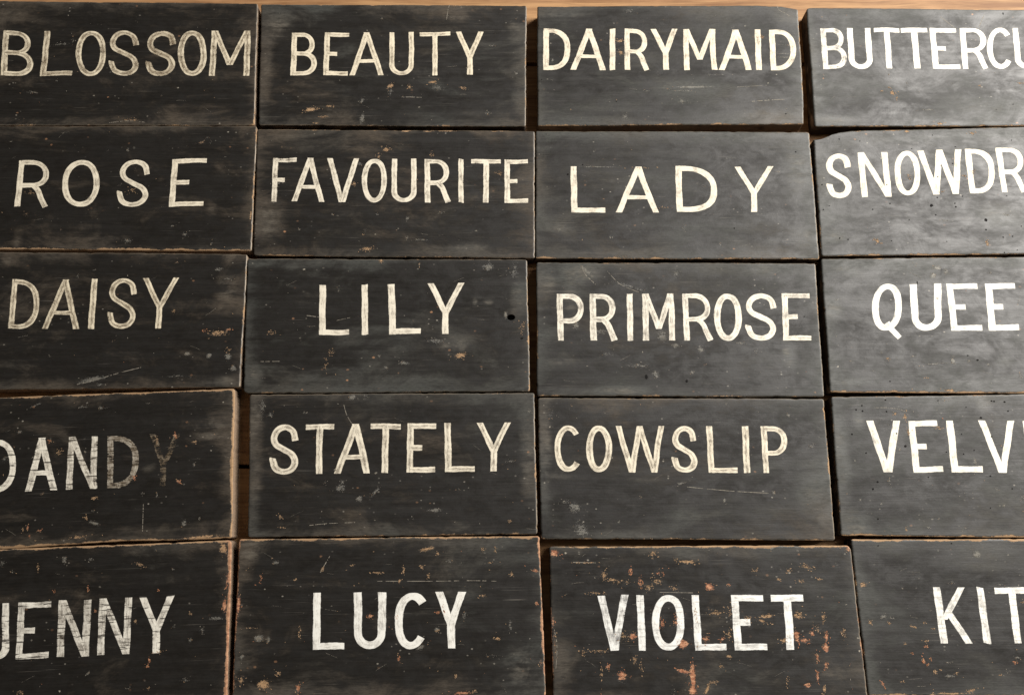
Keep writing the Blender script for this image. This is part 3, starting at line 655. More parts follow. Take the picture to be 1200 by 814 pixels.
{'name':'snowdrop','pos':[490.69,386.63],'rot':0.01689,'c':[[-151.82,74.13],[153.0,75.68],[152.0,-75.68],[-156.93,-74.13]],'sw':7.29,'letters':[['S',[-141.1,45.83],[-112.09,46.42],[-116.43,-6.96],[-144.01,-7.52],0.04],['N',[-104.78,46.56],[-71.23,47.24],[-72.49,-6.06],[-105.82,-6.74],0.04],['O',[-64.35,47.38],[-35.29,47.96],[-39.99,-5.4],[-68.24,-5.98],0.04],['W',[-37.45,47.92],[13.16,48.93],[9.96,-4.38],[-37.87,-5.36],0.04],['D',[15.31,48.98],[48.72,49.65],[42.93,-3.71],[13.79,-4.3],0.04],['R',[49.8,49.67],[82.15,50.32],[76.99,-3.01],[49.32,-3.58],0.04],['O',[88.62,50.45],[116.67,51.01],[112.14,-2.3],[84.45,-2.86],0.04],['P',[122.07,51.12],[149.06,51.66],[144.11,-1.65],[117.46,-2.19],0.04]],'edges':[0.4,0.4,0.5,0.8],'haze':0.6,'thick':21,'prof':{'T':[[0,13],[0.03,11.5],[0.07,5],[0.1,2.5],[0.15,0.8],[0.22,0.6],[1,0]]},'marks':[['k',-123.15,63.52,1.01,1.01,0,1],['k',-100.4,60.79,0.81,0.81,0,1],['k',-18.23,66.69,0.81,0.81,0,1],['k',5.42,51.99,0.81,0.81,0,1],['k',69.51,59.1,0.81,0.81,0,1],['k',-148.04,9.06,1.01,1.01,0,1],['k',-142.55,-16.01,0.81,0.81,0,1],['k',-95.38,-20.86,1.01,1.01,0,1],['k',-75.61,-14.43,1.01,1.01,0,1],['k',-19.13,16.05,1.01,1.01,0,1],['k',-22.79,-8.3,1.01,1.01,0,1],['k',-30.34,-17.45,2.23,2.23,0,1],['k',-27.16,-28.54,1.01,1.01,0,1],['k',-4.28,-15.41,1.01,1.01,0,1],['k',-3.78,-19.48,1.22,1.22,0,1],['k',27.05,-35.51,2.23,2.23,0,1],['k',25.43,-46.64,1.22,1.22,0,1],['k',-56.9,-33.86,0.81,0.81,0,1],['k',-135.15,-53.7,1.01,1.01,0,1],['k',-126.12,-55.4,1.01,1.01,0,1],['k',-79.13,-57.74,0.81,0.81,0,1],['k',5.33,-7.19,0.81,0.81,0,1],['k',54.02,-7.56,0.81,0.81,0,1],['k',64.57,-43.29,0.81,0.81,0,1],['k',53.16,-54.66,1.01,1.01,0,1],['k',42.97,-55.6,1.01,1.01,0,1],['k',-19.11,-59.42,0.81,0.81,0,1],['k',55.94,-70.61,0.81,0.81,0,1],['k',41.56,-73.23,0.81,0.81,0,1],['k',-13.89,29.77,0.81,0.81,0,1],['k',-76.56,7.86,1.01,1.01,0,1],['k',-0.35,31.86,1.01,1.01,0,1],['k',-149.55,-20.4,0.81,0.81,0,1],['k',-43.54,50.71,0.81,0.81,0,1],['k',74.37,-26.43,1.01,1.01,0,1],['k',93.39,-13.21,1.01,1.01,0,1],['k',97.34,-53.63,1.01,1.01,0,1],['c',-46.28,71.87,3.28,1.82,0,1],['c',26.65,68.28,3.65,2.19,0,0.8],['c',-51.02,16.58,1.82,3.65,0,0.7],['c',-94.78,-57.48,4.01,2.19,-0.6,1],['w',50.61,-30.08,4.86,2.03,0,0.8],['c',24.55,-61.26,2.19,3.65,0,0.8],['w',-17.49,-34.98,5.27,1.22,0,0.8],['c',-16.11,-1.15,2.92,1.46,0,0.7],['c',10.79,16.69,2.92,1.09,0,0.7],['c',21.18,22.26,1.82,3.28,0,0.6],['h',-139.14,-51.86,12.15,6.08,0,0.8],['h',-101.59,40.52,12.15,8.1,0,0.4],['w',-54.72,-63.24,1.01,1.22,0,0.7],['h',37.92,-30.31,18.23,12.15,0,0.7],['w',-121.1,8.61,2.03,2.84,0,0.5],['c',-153.15,6.87,1.82,2.55,0,0.8],['h',-145.26,11.3,8.1,32.4,0,0.6]],'spk':0.5,'rad':[2,3,3,3],'dbl':0.05,'sidec':0.3},
{'name':'daisy','pos':[-436.21,239.13],'rot':0.0012,'c':[[-152.0,76.1],[149.83,73.29],[152.17,-73.29],[-151.0,-76.1]],'sw':6.72,'letters':[['D',[-100.68,44.38],[-70.64,44.73],[-65.6,-10.22],[-98.17,-10.23],0.4],['A',[-63.32,44.82],[-23.25,45.28],[-22.91,-10.22],[-62.47,-10.22],0.45],['I',[-15.92,45.37],[-8.59,45.45],[-6.75,-10.21],[-13.98,-10.21],0.35],['S',[3.14,45.59],[32.95,45.94],[37.4,-10.2],[6.04,-10.21],0.4],['Y',[39.31,46.01],[78.42,46.47],[80.34,-10.19],[41.74,-10.2],0.4]],'edges':[0.1,0.55,0.3,0.25],'haze':0.25,'thick':21,'prof':{},'marks':[['h',131.26,33.87,16.8,21.6,0,0.7],['w',128.0,44.62,12.0,0.96,0,0.9],['w',119.79,55.68,4.8,2.4,0,0.8],['c',125.36,-15.22,12.96,4.32,0.1,0.85],['o',135.88,-11.0,3.46,1.3,0,1],['o',110.7,-12.72,2.59,1.3,0,0.8],['w',94.05,-37.44,3.36,2.4,0,1],['w',117.24,-39.93,2.88,2.88,0,1],['w',137.41,-40.69,3.84,3.36,0,1],['w',143.83,-52.93,4.32,3.84,0,0.9],['h',138.83,-65.56,12.0,7.2,0,0.6],['w',-3.88,-65.39,19.2,3.36,0.25,0.85],['s',[-19.91,-70.7],[0.87,-65.4],[23.89,-58.14],[47.11,-52.08],0.96],['w',86.13,-61.38,14.4,1.44,0,0.6],['c',76.22,8.6,2.16,1.73,0,0.7],['w',-14.57,55.07,1.2,1.2,0,1],['w',-49.82,-40.22,1.92,1.44,0,0.6],['h',-109.95,67.59,9.6,9.6,0,0.6],['w',-31.41,48.14,2.88,1.92,0,0.6],['h',133.64,67.3,14.4,9.6,0,0.6],['c',136.41,-33.8,3.46,2.16,0,0.4],['h',128.34,8.54,14.4,14.4,0,0.5],['w',6.22,-70.73,4.8,2.4,0,0.7]],'spk':0.3,'rad':[3,3,3,3],'dbl':0.9,'sidec':1},
{'name':'lily','pos':[-132.73,233.68],'rot':0.00199,'c':[[-153.21,73.87],[149.02,72.29],[151.53,-72.29],[-147.34,-73.87]],'sw':7.49,'letters':[['L',[-73.98,43.69],[-41.81,44.18],[-38.92,-11.14],[-71.21,-11.38],0.12],['I',[-28.82,44.37],[-21.48,44.48],[-19.43,-11.0],[-26.67,-11.05],0.12],['L',[-0.59,44.8],[33.86,45.32],[35.7,-10.59],[2.57,-10.83],0.12],['Y',[42.33,45.44],[81.88,46.04],[81.38,-10.25],[42.39,-10.54],0.12]],'edges':[0.2,0.55,0.35,0.3],'haze':0.35,'thick':21,'prof':{},'marks':[['H',131.55,7.56,3.89,2.78,0,1],['w',125.96,10.48,2.22,5.0,0,1],['h',-137.21,-56.11,9.44,11.1,0,1],['w',107.24,63.52,7.22,6.11,0,0.8],['w',135.61,58.99,5.55,11.1,0,0.6],['c',78.6,-33.95,9.49,4.0,0.2,0.9],['h',71.52,-22.55,19.43,11.1,0,0.9],['w',52.0,-18.22,11.1,3.33,0,0.7],['w',19.29,-41.77,7.22,2.78,-0.2,0.8],['w',0.1,-46.54,2.78,1.67,-0.5,0.8],['s',[-85.72,10.03],[-73.03,8.26],1.11],['s',[-54.66,4.16],[-39.43,7.61],0.83],['s',[-131.4,-40.06],[-107.92,-39.82],0.83],['c',-57.25,-29.99,5.49,3.5,0,0.5],['c',-62.89,-45.0,1.5,7.49,0,0.6],['c',-120.9,-9.27,6.49,2.25,0,0.6],['h',107.41,25.1,7.22,4.44,0,0.9],['h',93.35,25.12,3.89,5.55,0,0.8],['w',32.8,66.66,1.11,3.89,0,0.8],['h',-74.65,68.37,13.88,3.33,0,0.7],['c',-8.83,71.23,3.0,2.5,0,1],['w',-6.93,-34.64,1.67,1.67,0,0.9],['h',138.36,32.37,11.1,38.85,0,0.6],['c',143.82,-2.59,3.5,7.49,0,0.6],['k',143.2,-15.53,2.22,1.39,0,1],['h',0.08,41.48,11.1,16.65,0,0.3],['w',-53.42,38.63,1.67,3.33,0,0.5],['h',-7.94,-53.56,83.25,11.1,0,0.3]],'spk':0.3,'rad':[3,3,3,6],'dbl':0.25,'sidec':0.3},
{'name':'primrose','pos':[176.19,229.35],'rot':-0.00324,'c':[[-150.16,73.03],[151.13,73.23],[148.96,-73.23],[-149.94,-73.03]],'sw':6.94,'letters':[['P',[-128.58,37.72],[-98.72,37.89],[-99.57,-13.54],[-127.65,-13.63],0.3],['R',[-93.37,37.91],[-65.19,38.07],[-63.42,-13.42],[-93.45,-13.52],0.3],['I',[-53.92,38.13],[-46.88,38.17],[-47.57,-13.37],[-54.52,-13.4],0.15],['M',[-37.02,38.22],[-3.21,38.4],[-3.92,-13.23],[-37.84,-13.34],0.3],['R',[6.09,38.45],[37.08,38.62],[36.68,-13.1],[5.26,-13.2],0.25],['O',[39.9,38.64],[69.49,38.8],[66.43,-13.0],[37.23,-13.1],0.15],['S',[72.87,38.81],[106.68,39.0],[103.96,-12.88],[70.6,-12.99],0.05],['E',[112.32,39.03],[142.19,39.19],[140.11,-12.76],[110.36,-12.86],0.25]],'edges':[0.35,0.5,0.35,0.5],'haze':0.5,'thick':21,'prof':{},'marks':[['h',-102.03,60.28,22.2,13.88,0,1],['w',-96.32,63.27,11.1,2.22,-0.8,0.8],['w',-48.64,45.64,22.2,2.22,-0.3,0.6],['h',-113.67,36.6,11.1,33.3,0,0.7],['w',-108.49,4.56,4.44,6.11,0,0.8],['w',-16.79,-8.11,6.66,8.33,0.2,0.8],['w',-3.88,-18.95,4.44,3.33,0,0.9],['w',22.63,-22.0,4.44,5.0,0,0.9],['w',65.7,-15.87,5.0,1.67,0,1],['w',-25.26,-50.18,3.89,5.55,0.7,0.8],['k',-35.53,-52.74,1.94,3.33,-0.4,1],['w',12.56,-48.09,2.78,2.78,0,0.8],['k',6.66,-56.81,1.67,1.94,0,1],['h',115.51,-26.26,8.33,16.65,0,0.9],['w',-42.87,-40.94,16.65,2.78,0,0.7],['w',-75.71,-28.3,11.1,3.33,0,0.6],['h',-122.87,-35.54,19.43,11.1,0,0.6],['h',-62.9,-67.64,27.75,6.11,0,0.8],['h',96.68,66.88,13.88,8.33,0,0.6],['c',149.66,19.9,1.5,7.49,0,0.9],['w',-0.04,60.61,3.89,5.0,0,0.7],['s',[-100.48,69.23],[-97.79,60.29],[-86.68,48.47],1.11],['c',46.5,-72.29,29.97,1.0,0,0.8],['w',-83.52,-4.02,13.88,3.89,0,0.5],['k',134.6,13.46,0.83,0.83,0,1],['w',82.35,-24.94,4.44,4.44,0,0.4],['s',[-73.64,63.35],[-59.85,48.56],[-40.35,39.77],0.83],['h',-138.92,51.26,13.88,16.65,0,0.7]],'spk':0.3,'rad':[3,3,3,3],'dbl':0.35,'sidec':0.3},
{'name':'queen','pos':[485.26,234.2],'rot':0.00331,'c':[[-150.94,73.54],[153.0,75.44],[152.0,-75.44],[-153.99,-73.54]],'sw':7.96,'letters':[['Q',[-98.69,44.29],[-66.25,44.46],[-71.93,-7.5],[-103.93,-7.57],0.12],['U',[-58.75,44.5],[-24.68,44.69],[-28.92,-7.41],[-60.93,-7.48],0.02],['E',[-19.0,44.72],[14.87,44.9],[12.69,-7.33],[-19.92,-7.4],0.06],['E',[22.37,44.94],[54.42,45.12],[52.5,-7.25],[20.09,-7.31],0.02],['N',[65.58,45.18],[95.61,45.34],[92.72,-7.16],[62.71,-7.22],0.02]],'edges':[0.35,0.4,0.4,0.9],'haze':0.6,'thick':21,'prof':{},'marks':[['w',-25.52,63.21,7.16,3.58,0,1.1],['w',-31.68,54.05,4.78,3.58,0,1.1],['w',-17.56,58.27,3.58,5.17,0,0.9],['d',-22.44,58.29,1.19,6.77,-0.3,1],['w',-136.7,27.53,5.17,0.99,0.3,0.9],['h',-142.78,16.02,9.95,13.93,0,0.9],['w',-50.9,54.75,9.95,0.8,-0.5,0.8],['w',-39.15,-42.97,15.92,0.99,0.08,1],['w',-21.93,-39.98,2.79,6.77,0,0.9],['w',-96.32,-30.58,1.59,0.8,-0.5,1],['c',-90.07,-37.32,1.79,1.79,0,1],['w',-63.39,-34.76,2.79,0.99,0,0.8],['k',-5.75,-34.34,0.99,0.99,0,1],['k',3.97,-39.05,1.59,1.39,0,1],['w',-5.68,-40.04,1.59,1.99,0,0.9],['w',14.8,-44.16,1.99,1.19,0,1],['k',-90.46,-61.56,0.99,0.99,0,1],['w',30.62,56.62,1.59,1.19,0,1],['h',-123.51,60.33,19.9,9.95,0,0.6],['w',13.71,5.09,1.19,1.99,0,0.9],['w',-128.98,-39.63,1.99,1.59,0,0.8],['c',-29.76,-71.57,7.16,1.43,0,1],['c',-69.33,-73.64,10.75,1.07,0,0.8],['h',-137.11,-62.81,23.88,3.98,0,0.6],['w',55.47,23.74,0.99,4.38,-0.3,0.8],['h',33.57,-40.17,11.94,11.94,0,0.5],['w',47.14,-56.39,3.18,3.98,0,0.7],['k',-49.84,46.25,0.8,2.39,0,0.8],['w',-3.85,24.99,1.59,0.8,0,1],['c',-51.8,-58.07,2.51,0.9,0,0.3],['w',-49.58,66.5,2.79,1.99,0,0.5],['h',-4.7,-60.24,59.69,7.96,0,0.4]],'spk':0.3,'rad':[3,3,3,3],'dbl':0.05,'sidec':0.3},
{'name':'dandy','pos':[-432.99,82.35],'rot':0.04181,'c':[[-152.0,76.98],[147.11,76.24],[149.21,-76.24],[-151.0,-76.98]],'sw':7.2,'letters':[['D',[-106.22,33.4],[-74.75,33.05],[-70.46,-21.03],[-101.91,-20.97],0.2],['A',[-64.72,32.94],[-32.3,32.58],[-30.25,-21.12],[-62.19,-21.05],0.25],['N',[-21.79,32.47],[8.09,32.14],[11.38,-21.2],[-20.36,-21.14],0.48],['D',[17.89,32.03],[50.6,31.67],[52.58,-21.29],[21.04,-21.22],0.72],['Y',[60.64,31.56],[92.2,31.21],[93.58,-21.37],[62.02,-21.31],0.9]],'edges':[0.1,1.0,0.85,1.0],'haze':0.12,'thick':21,'prof':{'B':[[0,0],[0.25,-0.5],[0.5,0.8],[0.65,1.8],[0.78,0.6],[1,0]]},'marks':[['o',87.62,29.28,2.42,3.8,0,1],['o',93.41,-17.88,3.11,2.07,-0.3,1.1],['o',48.11,-12.08,2.07,3.46,0,0.9],['c',69.12,26.06,1.38,5.18,0.3,0.9],['c',107.8,22.1,3.46,1.38,0,0.9],['h',127.18,33.52,26.4,21.6,0,0.7],['h',61.33,-1.11,12.0,9.6,0,0.6],['c',9.05,-30.57,3.8,1.56,0,1],['c',1.99,-49.96,1.73,2.42,-0.2,1],['w',10.86,-55.95,7.2,1.92,-0.3,1],['w',8.83,-43.48,2.88,1.2,0,0.8],['s',[58.89,-38.79],[59.28,-53.48],[59.55,-65.82],1.2],['w',57.14,-28.49,1.44,1.92,0,0.9],['w',72.18,-30.26,1.2,2.88,0,0.8],['w',100.67,-59.26,3.36,3.36,0,0.9],['w',108.13,-1.21,1.2,2.88,0,1],['w',116.45,-54.75,1.44,1.2,0,0.9],['w',-73.01,39.53,3.84,1.92,0,0.9],['w',-59.07,66.96,9.6,1.2,0.4,0.8],['o',-74.89,72.89,0.86,3.46,0,0.8],['o',-40.64,29.25,2.07,1.38,0,0.9],['c',-30.35,17.13,3.8,3.11,0,0.6],['w',-3.61,16.71,1.44,1.92,0,0.9],['w',8.35,61.75,2.88,2.4,0,0.9],['w',-9.37,62.97,6.24,1.44,0,0.7],['o',-55.75,-57.2,1.38,3.11,0,1],['o',-43.38,-60.85,2.42,1.21,0,1],['c',-60.11,-59.25,0.86,2.07,0,0.9],['o',-53.19,-65.57,1.04,1.73,0,0.8],['w',-85.66,13.16,3.84,2.88,0,0.6],['h',-24.89,66.01,9.6,14.4,0,0.4],['c',-2.98,-68.78,10.37,2.42,0.1,0.7],['c',117.72,-73.83,27.65,2.07,0.05,0.9],['c',-45.67,-73.67,1.38,4.49,0,0.5],['h',44.7,-68.55,62.4,7.2,0,0.4],['w',58.8,64.19,3.84,1.2,0,0.7],['h',141.9,14.12,9.6,48.0,0,0.4]],'spk':0.3,'rad':[3,3,3,3],'dbl':0.2,'sidec':1.0},
{'name':'stately','pos':[-122.23,87.0],'rot':0.0082,'c':[[-150.35,72.58],[145.94,71.96],[147.31,-71.96],[-142.91,-72.58]],'sw':7.31,'letters':[['S',[-126.88,40.81],[-97.4,40.84],[-94.87,-10.19],[-125.35,-10.4],0.2],['T',[-90.24,40.85],[-61.05,40.88],[-59.86,-9.96],[-88.66,-10.15],0.2],['A',[-58.47,40.88],[-20.39,40.92],[-21.73,-9.71],[-59.29,-9.96],0.2],['T',[-23.26,40.92],[7.96,40.95],[7.65,-9.51],[-23.14,-9.72],0.2],['E',[14.26,40.96],[43.47,40.99],[44.67,-9.26],[15.0,-9.46],0.2],['L',[52.92,41.0],[82.14,41.03],[83.39,-9.01],[53.43,-9.21],0.2],['Y',[86.43,41.04],[121.96,41.07],[120.71,-8.76],[85.65,-8.99],0.2]],'edges':[0.3,0.55,0.35,0.5],'haze':0.3,'thick':21,'prof':{},'marks':[['h',-142.82,44.11,10.24,35.1,0,0.8],['w',-136.52,58.55,4.1,10.53,0,0.6],['w',-127.48,51.22,2.93,2.93,0,0.8],['w',-51.95,-24.67,6.44,5.27,0,0.8],['w',-67.95,-18.96,2.34,2.34,0,0.8],['w',-50.21,-18.55,2.93,2.34,0,0.8],['w',-32.74,-35.38,3.51,2.93,0,1],['w',-16.11,-28.3,7.61,2.05,0.9,0.9],['w',44.58,-47.6,7.61,2.05,0,0.8],['w',120.51,1.4,6.44,1.46,0,0.7],['c',-111.76,-52.36,3.28,1.64,-0.5,1],['c',-109.77,-63.32,2.81,0.7,0,0.9],['w',-43.42,68.87,4.1,2.93,0,1],['s',[-84.8,-61.61],[-63.99,-59.6],[-36.15,-58.73],0.88],['c',120.04,-58.65,1.4,1.64,0,0.9],['w',-91.68,52.95,4.68,1.17,0,0.7],['s',[-51.77,60.76],[-48.52,50.57],[-42.42,40.4],0.88],['h',137.56,4.65,10.24,46.8,0,0.7],['c',-11.85,74.47,7.02,1.64,0,1],['h',-30.78,-52.48,58.5,14.63,0,0.3],['w',-29.02,69.33,3.51,3.51,0,0.5],['w',139.58,51.92,2.34,2.34,0,0.6],['w',-103.32,27.98,2.34,1.76,0,0.6],['h',-138.46,-26.74,7.31,46.8,0,0.6],['w',22.35,-55.66,2.34,2.34,0,0.4],['w',66.83,-27.04,8.78,1.17,0,0.4]],'spk':0.3,'rad':[3,3,3,3],'dbl':0.7,'sidec':0.3},
{'name':'cowslip','pos':[175.92,82.65],'rot':-0.00433,'c':[[-149.6,71.45],[148.09,71.84],[148.07,-71.84],[-146.56,-71.45]],'sw':6.73,'letters':[['C',[-132.37,42.39],[-106.32,42.45],[-105.01,-5.08],[-132.71,-5.1],0.2],['O',[-99.74,42.46],[-73.41,42.51],[-74.48,-5.05],[-100.49,-5.07],0.2],['W',[-69.11,42.52],[-18.45,42.61],[-17.4,-5.01],[-68.83,-5.05],0.2],['S',[-11.3,42.63],[14.46,42.68],[13.97,-4.98],[-13.16,-5.01],0.2],['L',[23.91,42.7],[54.53,42.76],[54.66,-4.95],[24.43,-4.98],0.2],['I',[60.82,42.77],[67.98,42.78],[67.38,-4.94],[60.03,-4.95],0.2],['P',[80.28,42.81],[107.47,42.86],[104.96,-4.91],[80.38,-4.93],0.2]],'edges':[0.35,0.55,0.25,0.5],'haze':0.45,'thick':21,'prof':{},'marks':[['w',-112.53,-40.62,7.61,6.44,-0.3,0.8],['w',-122.27,-35.14,7.61,2.34,0,0.7],['w',-105.85,-62.5,9.95,7.61,-0.6,0.8],['w',39.05,-32.78,1.46,2.93,0,1],['w',89.22,-24.8,2.63,2.34,0,1],['w',109.72,54.42,2.63,1.76,0,1],['w',-5.14,-16.3,7.02,1.76,0.3,0.8],['w',-46.43,-30.38,1.46,1.17,0,0.9],['w',-68.36,-54.7,1.46,1.46,0,1],['h',139.98,-50.51,8.78,7.61,0,1],['h',130.96,-22.96,17.55,29.25,0,0.6],['s',[1.77,-19.34],[46.59,-23.32],[85.81,-25.37],0.88],['h',-75.1,-56.91,17.55,17.55,0,0.4],['h',-141.62,23.73,8.78,58.5,0,0.7],['c',-47.68,-71.75,15.8,1.32,0,0.7],['w',131.62,22.06,5.85,2.93,0.5,0.6],['w',-135.74,52.49,5.85,8.78,0,0.4],['h',-127.67,-10.12,23.4,14.63,0,0.5],['h',-52.75,44.18,58.5,17.55,0,0.25],['w',45.78,66.35,2.34,1.76,0,0.5],['c',54.73,71.93,15.8,1.05,0,0.6],['h',0.63,-45.63,17.55,17.55,-0.6,0.4],['w',-112.53,72.96,2.93,2.34,0,0.5]],'spk':0.3,'rad':[3,3,3,3],'dbl':0.65,'sidec':0.3},
{'name':'velvet','pos':[482.47,85.59],'rot':0.00261,'c':[[-150.72,70.44],[153.0,74.15],[152.0,-74.15],[-153.02,-70.44]],'sw':7.74,'letters':[['V',[-115.93,45.6],[-80.38,45.54],[-82.05,-7.46],[-117.32,-7.37],0.12],['E',[-73.01,45.53],[-43.09,45.48],[-42.94,-7.56],[-73.5,-7.48],0.05],['L',[-33.99,45.46],[-0.38,45.41],[-2.54,-7.67],[-34.6,-7.58],0.03],['V',[-0.82,45.41],[36.04,45.35],[36.15,-7.77],[-0.19,-7.67],0.03],['E',[45.14,45.33],[74.41,45.28],[72.91,-7.86],[44.05,-7.79],0.03],['T',[84.17,45.27],[114.52,45.22],[112.45,-7.97],[80.39,-7.88],0.03]],'edges':[0.45,0.4,0.4,0.9],'haze':0.6,'thick':21,'prof':{},'marks':[['k',-94.16,67.29,1.11,1.11,0,1],['k',-119.16,61.4,1.11,1.11,0,1],['k',-119.06,55.68,1.11,1.11,0,1],['k',-125.46,57.01,1.11,1.11,0,1],['k',-132.21,31.72,1.11,1.11,0,1],['k',-94.33,55.18,1.11,1.11,0,1],['k',-119.66,12.28,1.11,1.11,0,1],['k',-110.81,-16.92,1.33,1.33,0,1],['k',-116.25,-24.28,1.33,1.33,0,1],['k',-114.16,-53.93,1.11,1.11,0,1],['k',-58.68,-12.4,0.88,0.88,0,1],['k',-39.52,66.48,0.88,0.88,0,1],['k',-11.2,59.35,0.88,0.88,0,1],['k',16.0,65.89,1.11,1.11,0,1],['k',18.56,65.45,1.11,1.11,0,1],['k',29.39,64.98,1.33,1.33,0,1],['k',31.76,55.29,1.11,1.11,0,1],['k',2.6,48.35,1.55,1.55,0,1],['k',-37.24,13.13,0.88,0.88,0,1],['k',-8.65,14.78,0.88,0.88,0,1],['k',-19.88,10.94,0.88,0.88,0,1],['k',4.65,-11.5,1.11,1.11,0,1],['k',0.41,-43.43,0.88,0.88,0,1],['k',-19.48,31.42,0.88,0.88,0,1],['k',-78.7,19.26,1.55,1.55,0,1],['k',-86.36,32.25,1.11,1.11,0,1],['k',25.1,-24.23,0.88,0.88,0,1],['k',11.06,28.74,1.11,1.11,0,1],['k',42.56,-33.09,1.11,1.11,0,1],['k',63.42,22.12,1.11,1.11,0,1],['c',-85.22,52.96,1.99,1.59,0,1],['c',-75.38,49.65,1.59,3.98,0,1],['c',-73.71,33.3,1.99,3.98,0,0.8],['w',-96.25,40.97,8.85,8.85,0,0.5],['h',-123.87,46.49,6.64,8.85,0,1],['s',[-106.32,59.16],[-90.03,58.9],[-77.26,56.23],[-72.31,51.83],0.88],['w',-130.5,-35.15,1.77,1.33,0,1],['w',-109.2,-38.55,1.33,1.33,0,0.8],['w',-98.98,-15.89,1.33,6.64,0,0.8],['c',-87.22,-64.33,1.19,1.99,0,1],['w',-64.08,-62.74,1.77,1.11,0,1],['w',-29.28,-64.06,1.77,1.11,0,0.8],['w',-53.44,-54.71,0.88,1.33,0,0.9],['h',7.43,63.71,7.96,8.85,0,1],['w',34.22,-32.02,3.1,4.42,0,0.8],['c',-41.38,38.0,3.98,1.39,0,0.8],['w',-9.08,3.0,2.65,5.31,0.3,0.9],['h',-140.47,-59.65,17.69,15.48,0,1],['h',-145.48,11.91,8.85,44.24,0,0.7],['c',-24.71,77.07,11.94,1.99,0,1],['w',9.24,-25.03,2.21,1.55,0,0.7],['w',13.82,-41.38,1.77,1.33,0,0.8],['w',-84.86,16.05,2.21,1.11,0,0.9],['w',-31.38,67.12,6.64,2.21,0,0.7],['h',-20.6,-45.45,44.24,13.27,0,0.3],['w',-148.12,18.37,3.1,2.21,0,0.7]],'spk':0.45,'rad':[3,3,3,3],'dbl':0.05,'sidec':0.3},
{'name':'jenny','pos':[-427.72,-72.72],'rot':0.03515,'c':[[-152.0,76.68],[149.98,78.08],[151.46,-78.08],[-151.0,-76.68]],'sw':7.42,'letters':[['J',[-92.18,25.1],[-65.65,25.37],[-62.17,-27.63],[-88.1,-27.95],0.35],['E',[-57.71,25.44],[-25.3,25.76],[-23.04,-27.14],[-54.96,-27.54],0.4],['N',[-17.98,25.84],[14.46,26.16],[16.14,-26.66],[-15.41,-27.05],0.5],['N',[21.79,26.23],[54.26,26.55],[55.35,-26.17],[23.77,-26.56],0.45],['Y',[60.97,26.62],[96.2,26.96],[97.92,-25.64],[63.2,-26.07],0.3]],'edges':[0.1,1.3,0.9,0.4],'haze':0.1,'thick':21,'prof':{},'marks':[['o',-23.0,35.21,1.3,1.94,0,1],['o',9.9,36.08,0.81,3.56,0,0.7],['o',74.79,-32.82,1.46,1.94,0,1.1],['o',73.07,-38.23,1.62,1.62,0,1],['c',81.58,-25.8,6.48,1.62,0.1,0.9],['c',60.21,57.42,5.51,2.27,-0.4,0.8],['w',92.69,51.75,1.8,1.12,0,1],['w',-15.62,64.2,2.7,4.95,0,0.8],['w',10.4,64.32,4.05,1.8,0,0.7],['w',113.14,-16.06,1.8,2.02,0,1],['w',137.17,3.38,7.65,2.02,0,0.8],['w',16.21,-43.05,2.7,1.35,0.7,1],['c',58.93,3.74,1.46,1.94,0,0.9],['c',-47.52,-57.26,3.24,2.27,0,0.8],['w',96.82,-2.58,2.7,1.8,0,0.8],['w',125.13,-6.56,2.7,4.95,0,0.6],['o',145.4,15.74,2.59,8.1,0,1.1],['o',147.15,38.99,1.94,9.72,0,0.9],['c',141.59,70.05,4.86,6.48,0,1],['o',150.23,-9.44,0.97,12.96,0,0.8],['w',110.92,-52.2,5.85,2.7,0,0.5],['c',75.4,-58.69,1.3,1.3,0,0.8],['h',60.94,20.73,13.5,5.4,0,0.5],['h',106.46,71.29,13.5,11.25,0,0.3],['h',116.44,-39.76,22.5,13.5,0,0.3],['w',-77.28,63.28,3.15,3.15,0,0.7],['h',152.92,26.59,4.5,67.5,0,0.4],['w',54.86,-57.97,2.7,1.12,0,0.7],['o',80.14,32.19,1.3,0.97,0,0.7],['o',18.91,14.76,1.62,1.3,0,0.8],['c',112.83,9.85,1.62,1.3,0,0.5],['c',-40.85,57.89,0.97,3.24,0,0.5],['w',-65.86,54.66,3.15,1.35,0,0.6],['w',74.59,71.37,1.35,2.25,0,0.7]],'spk':0.3,'rad':[3,4,3,3],'dbl':0.2,'sidec':0.8},
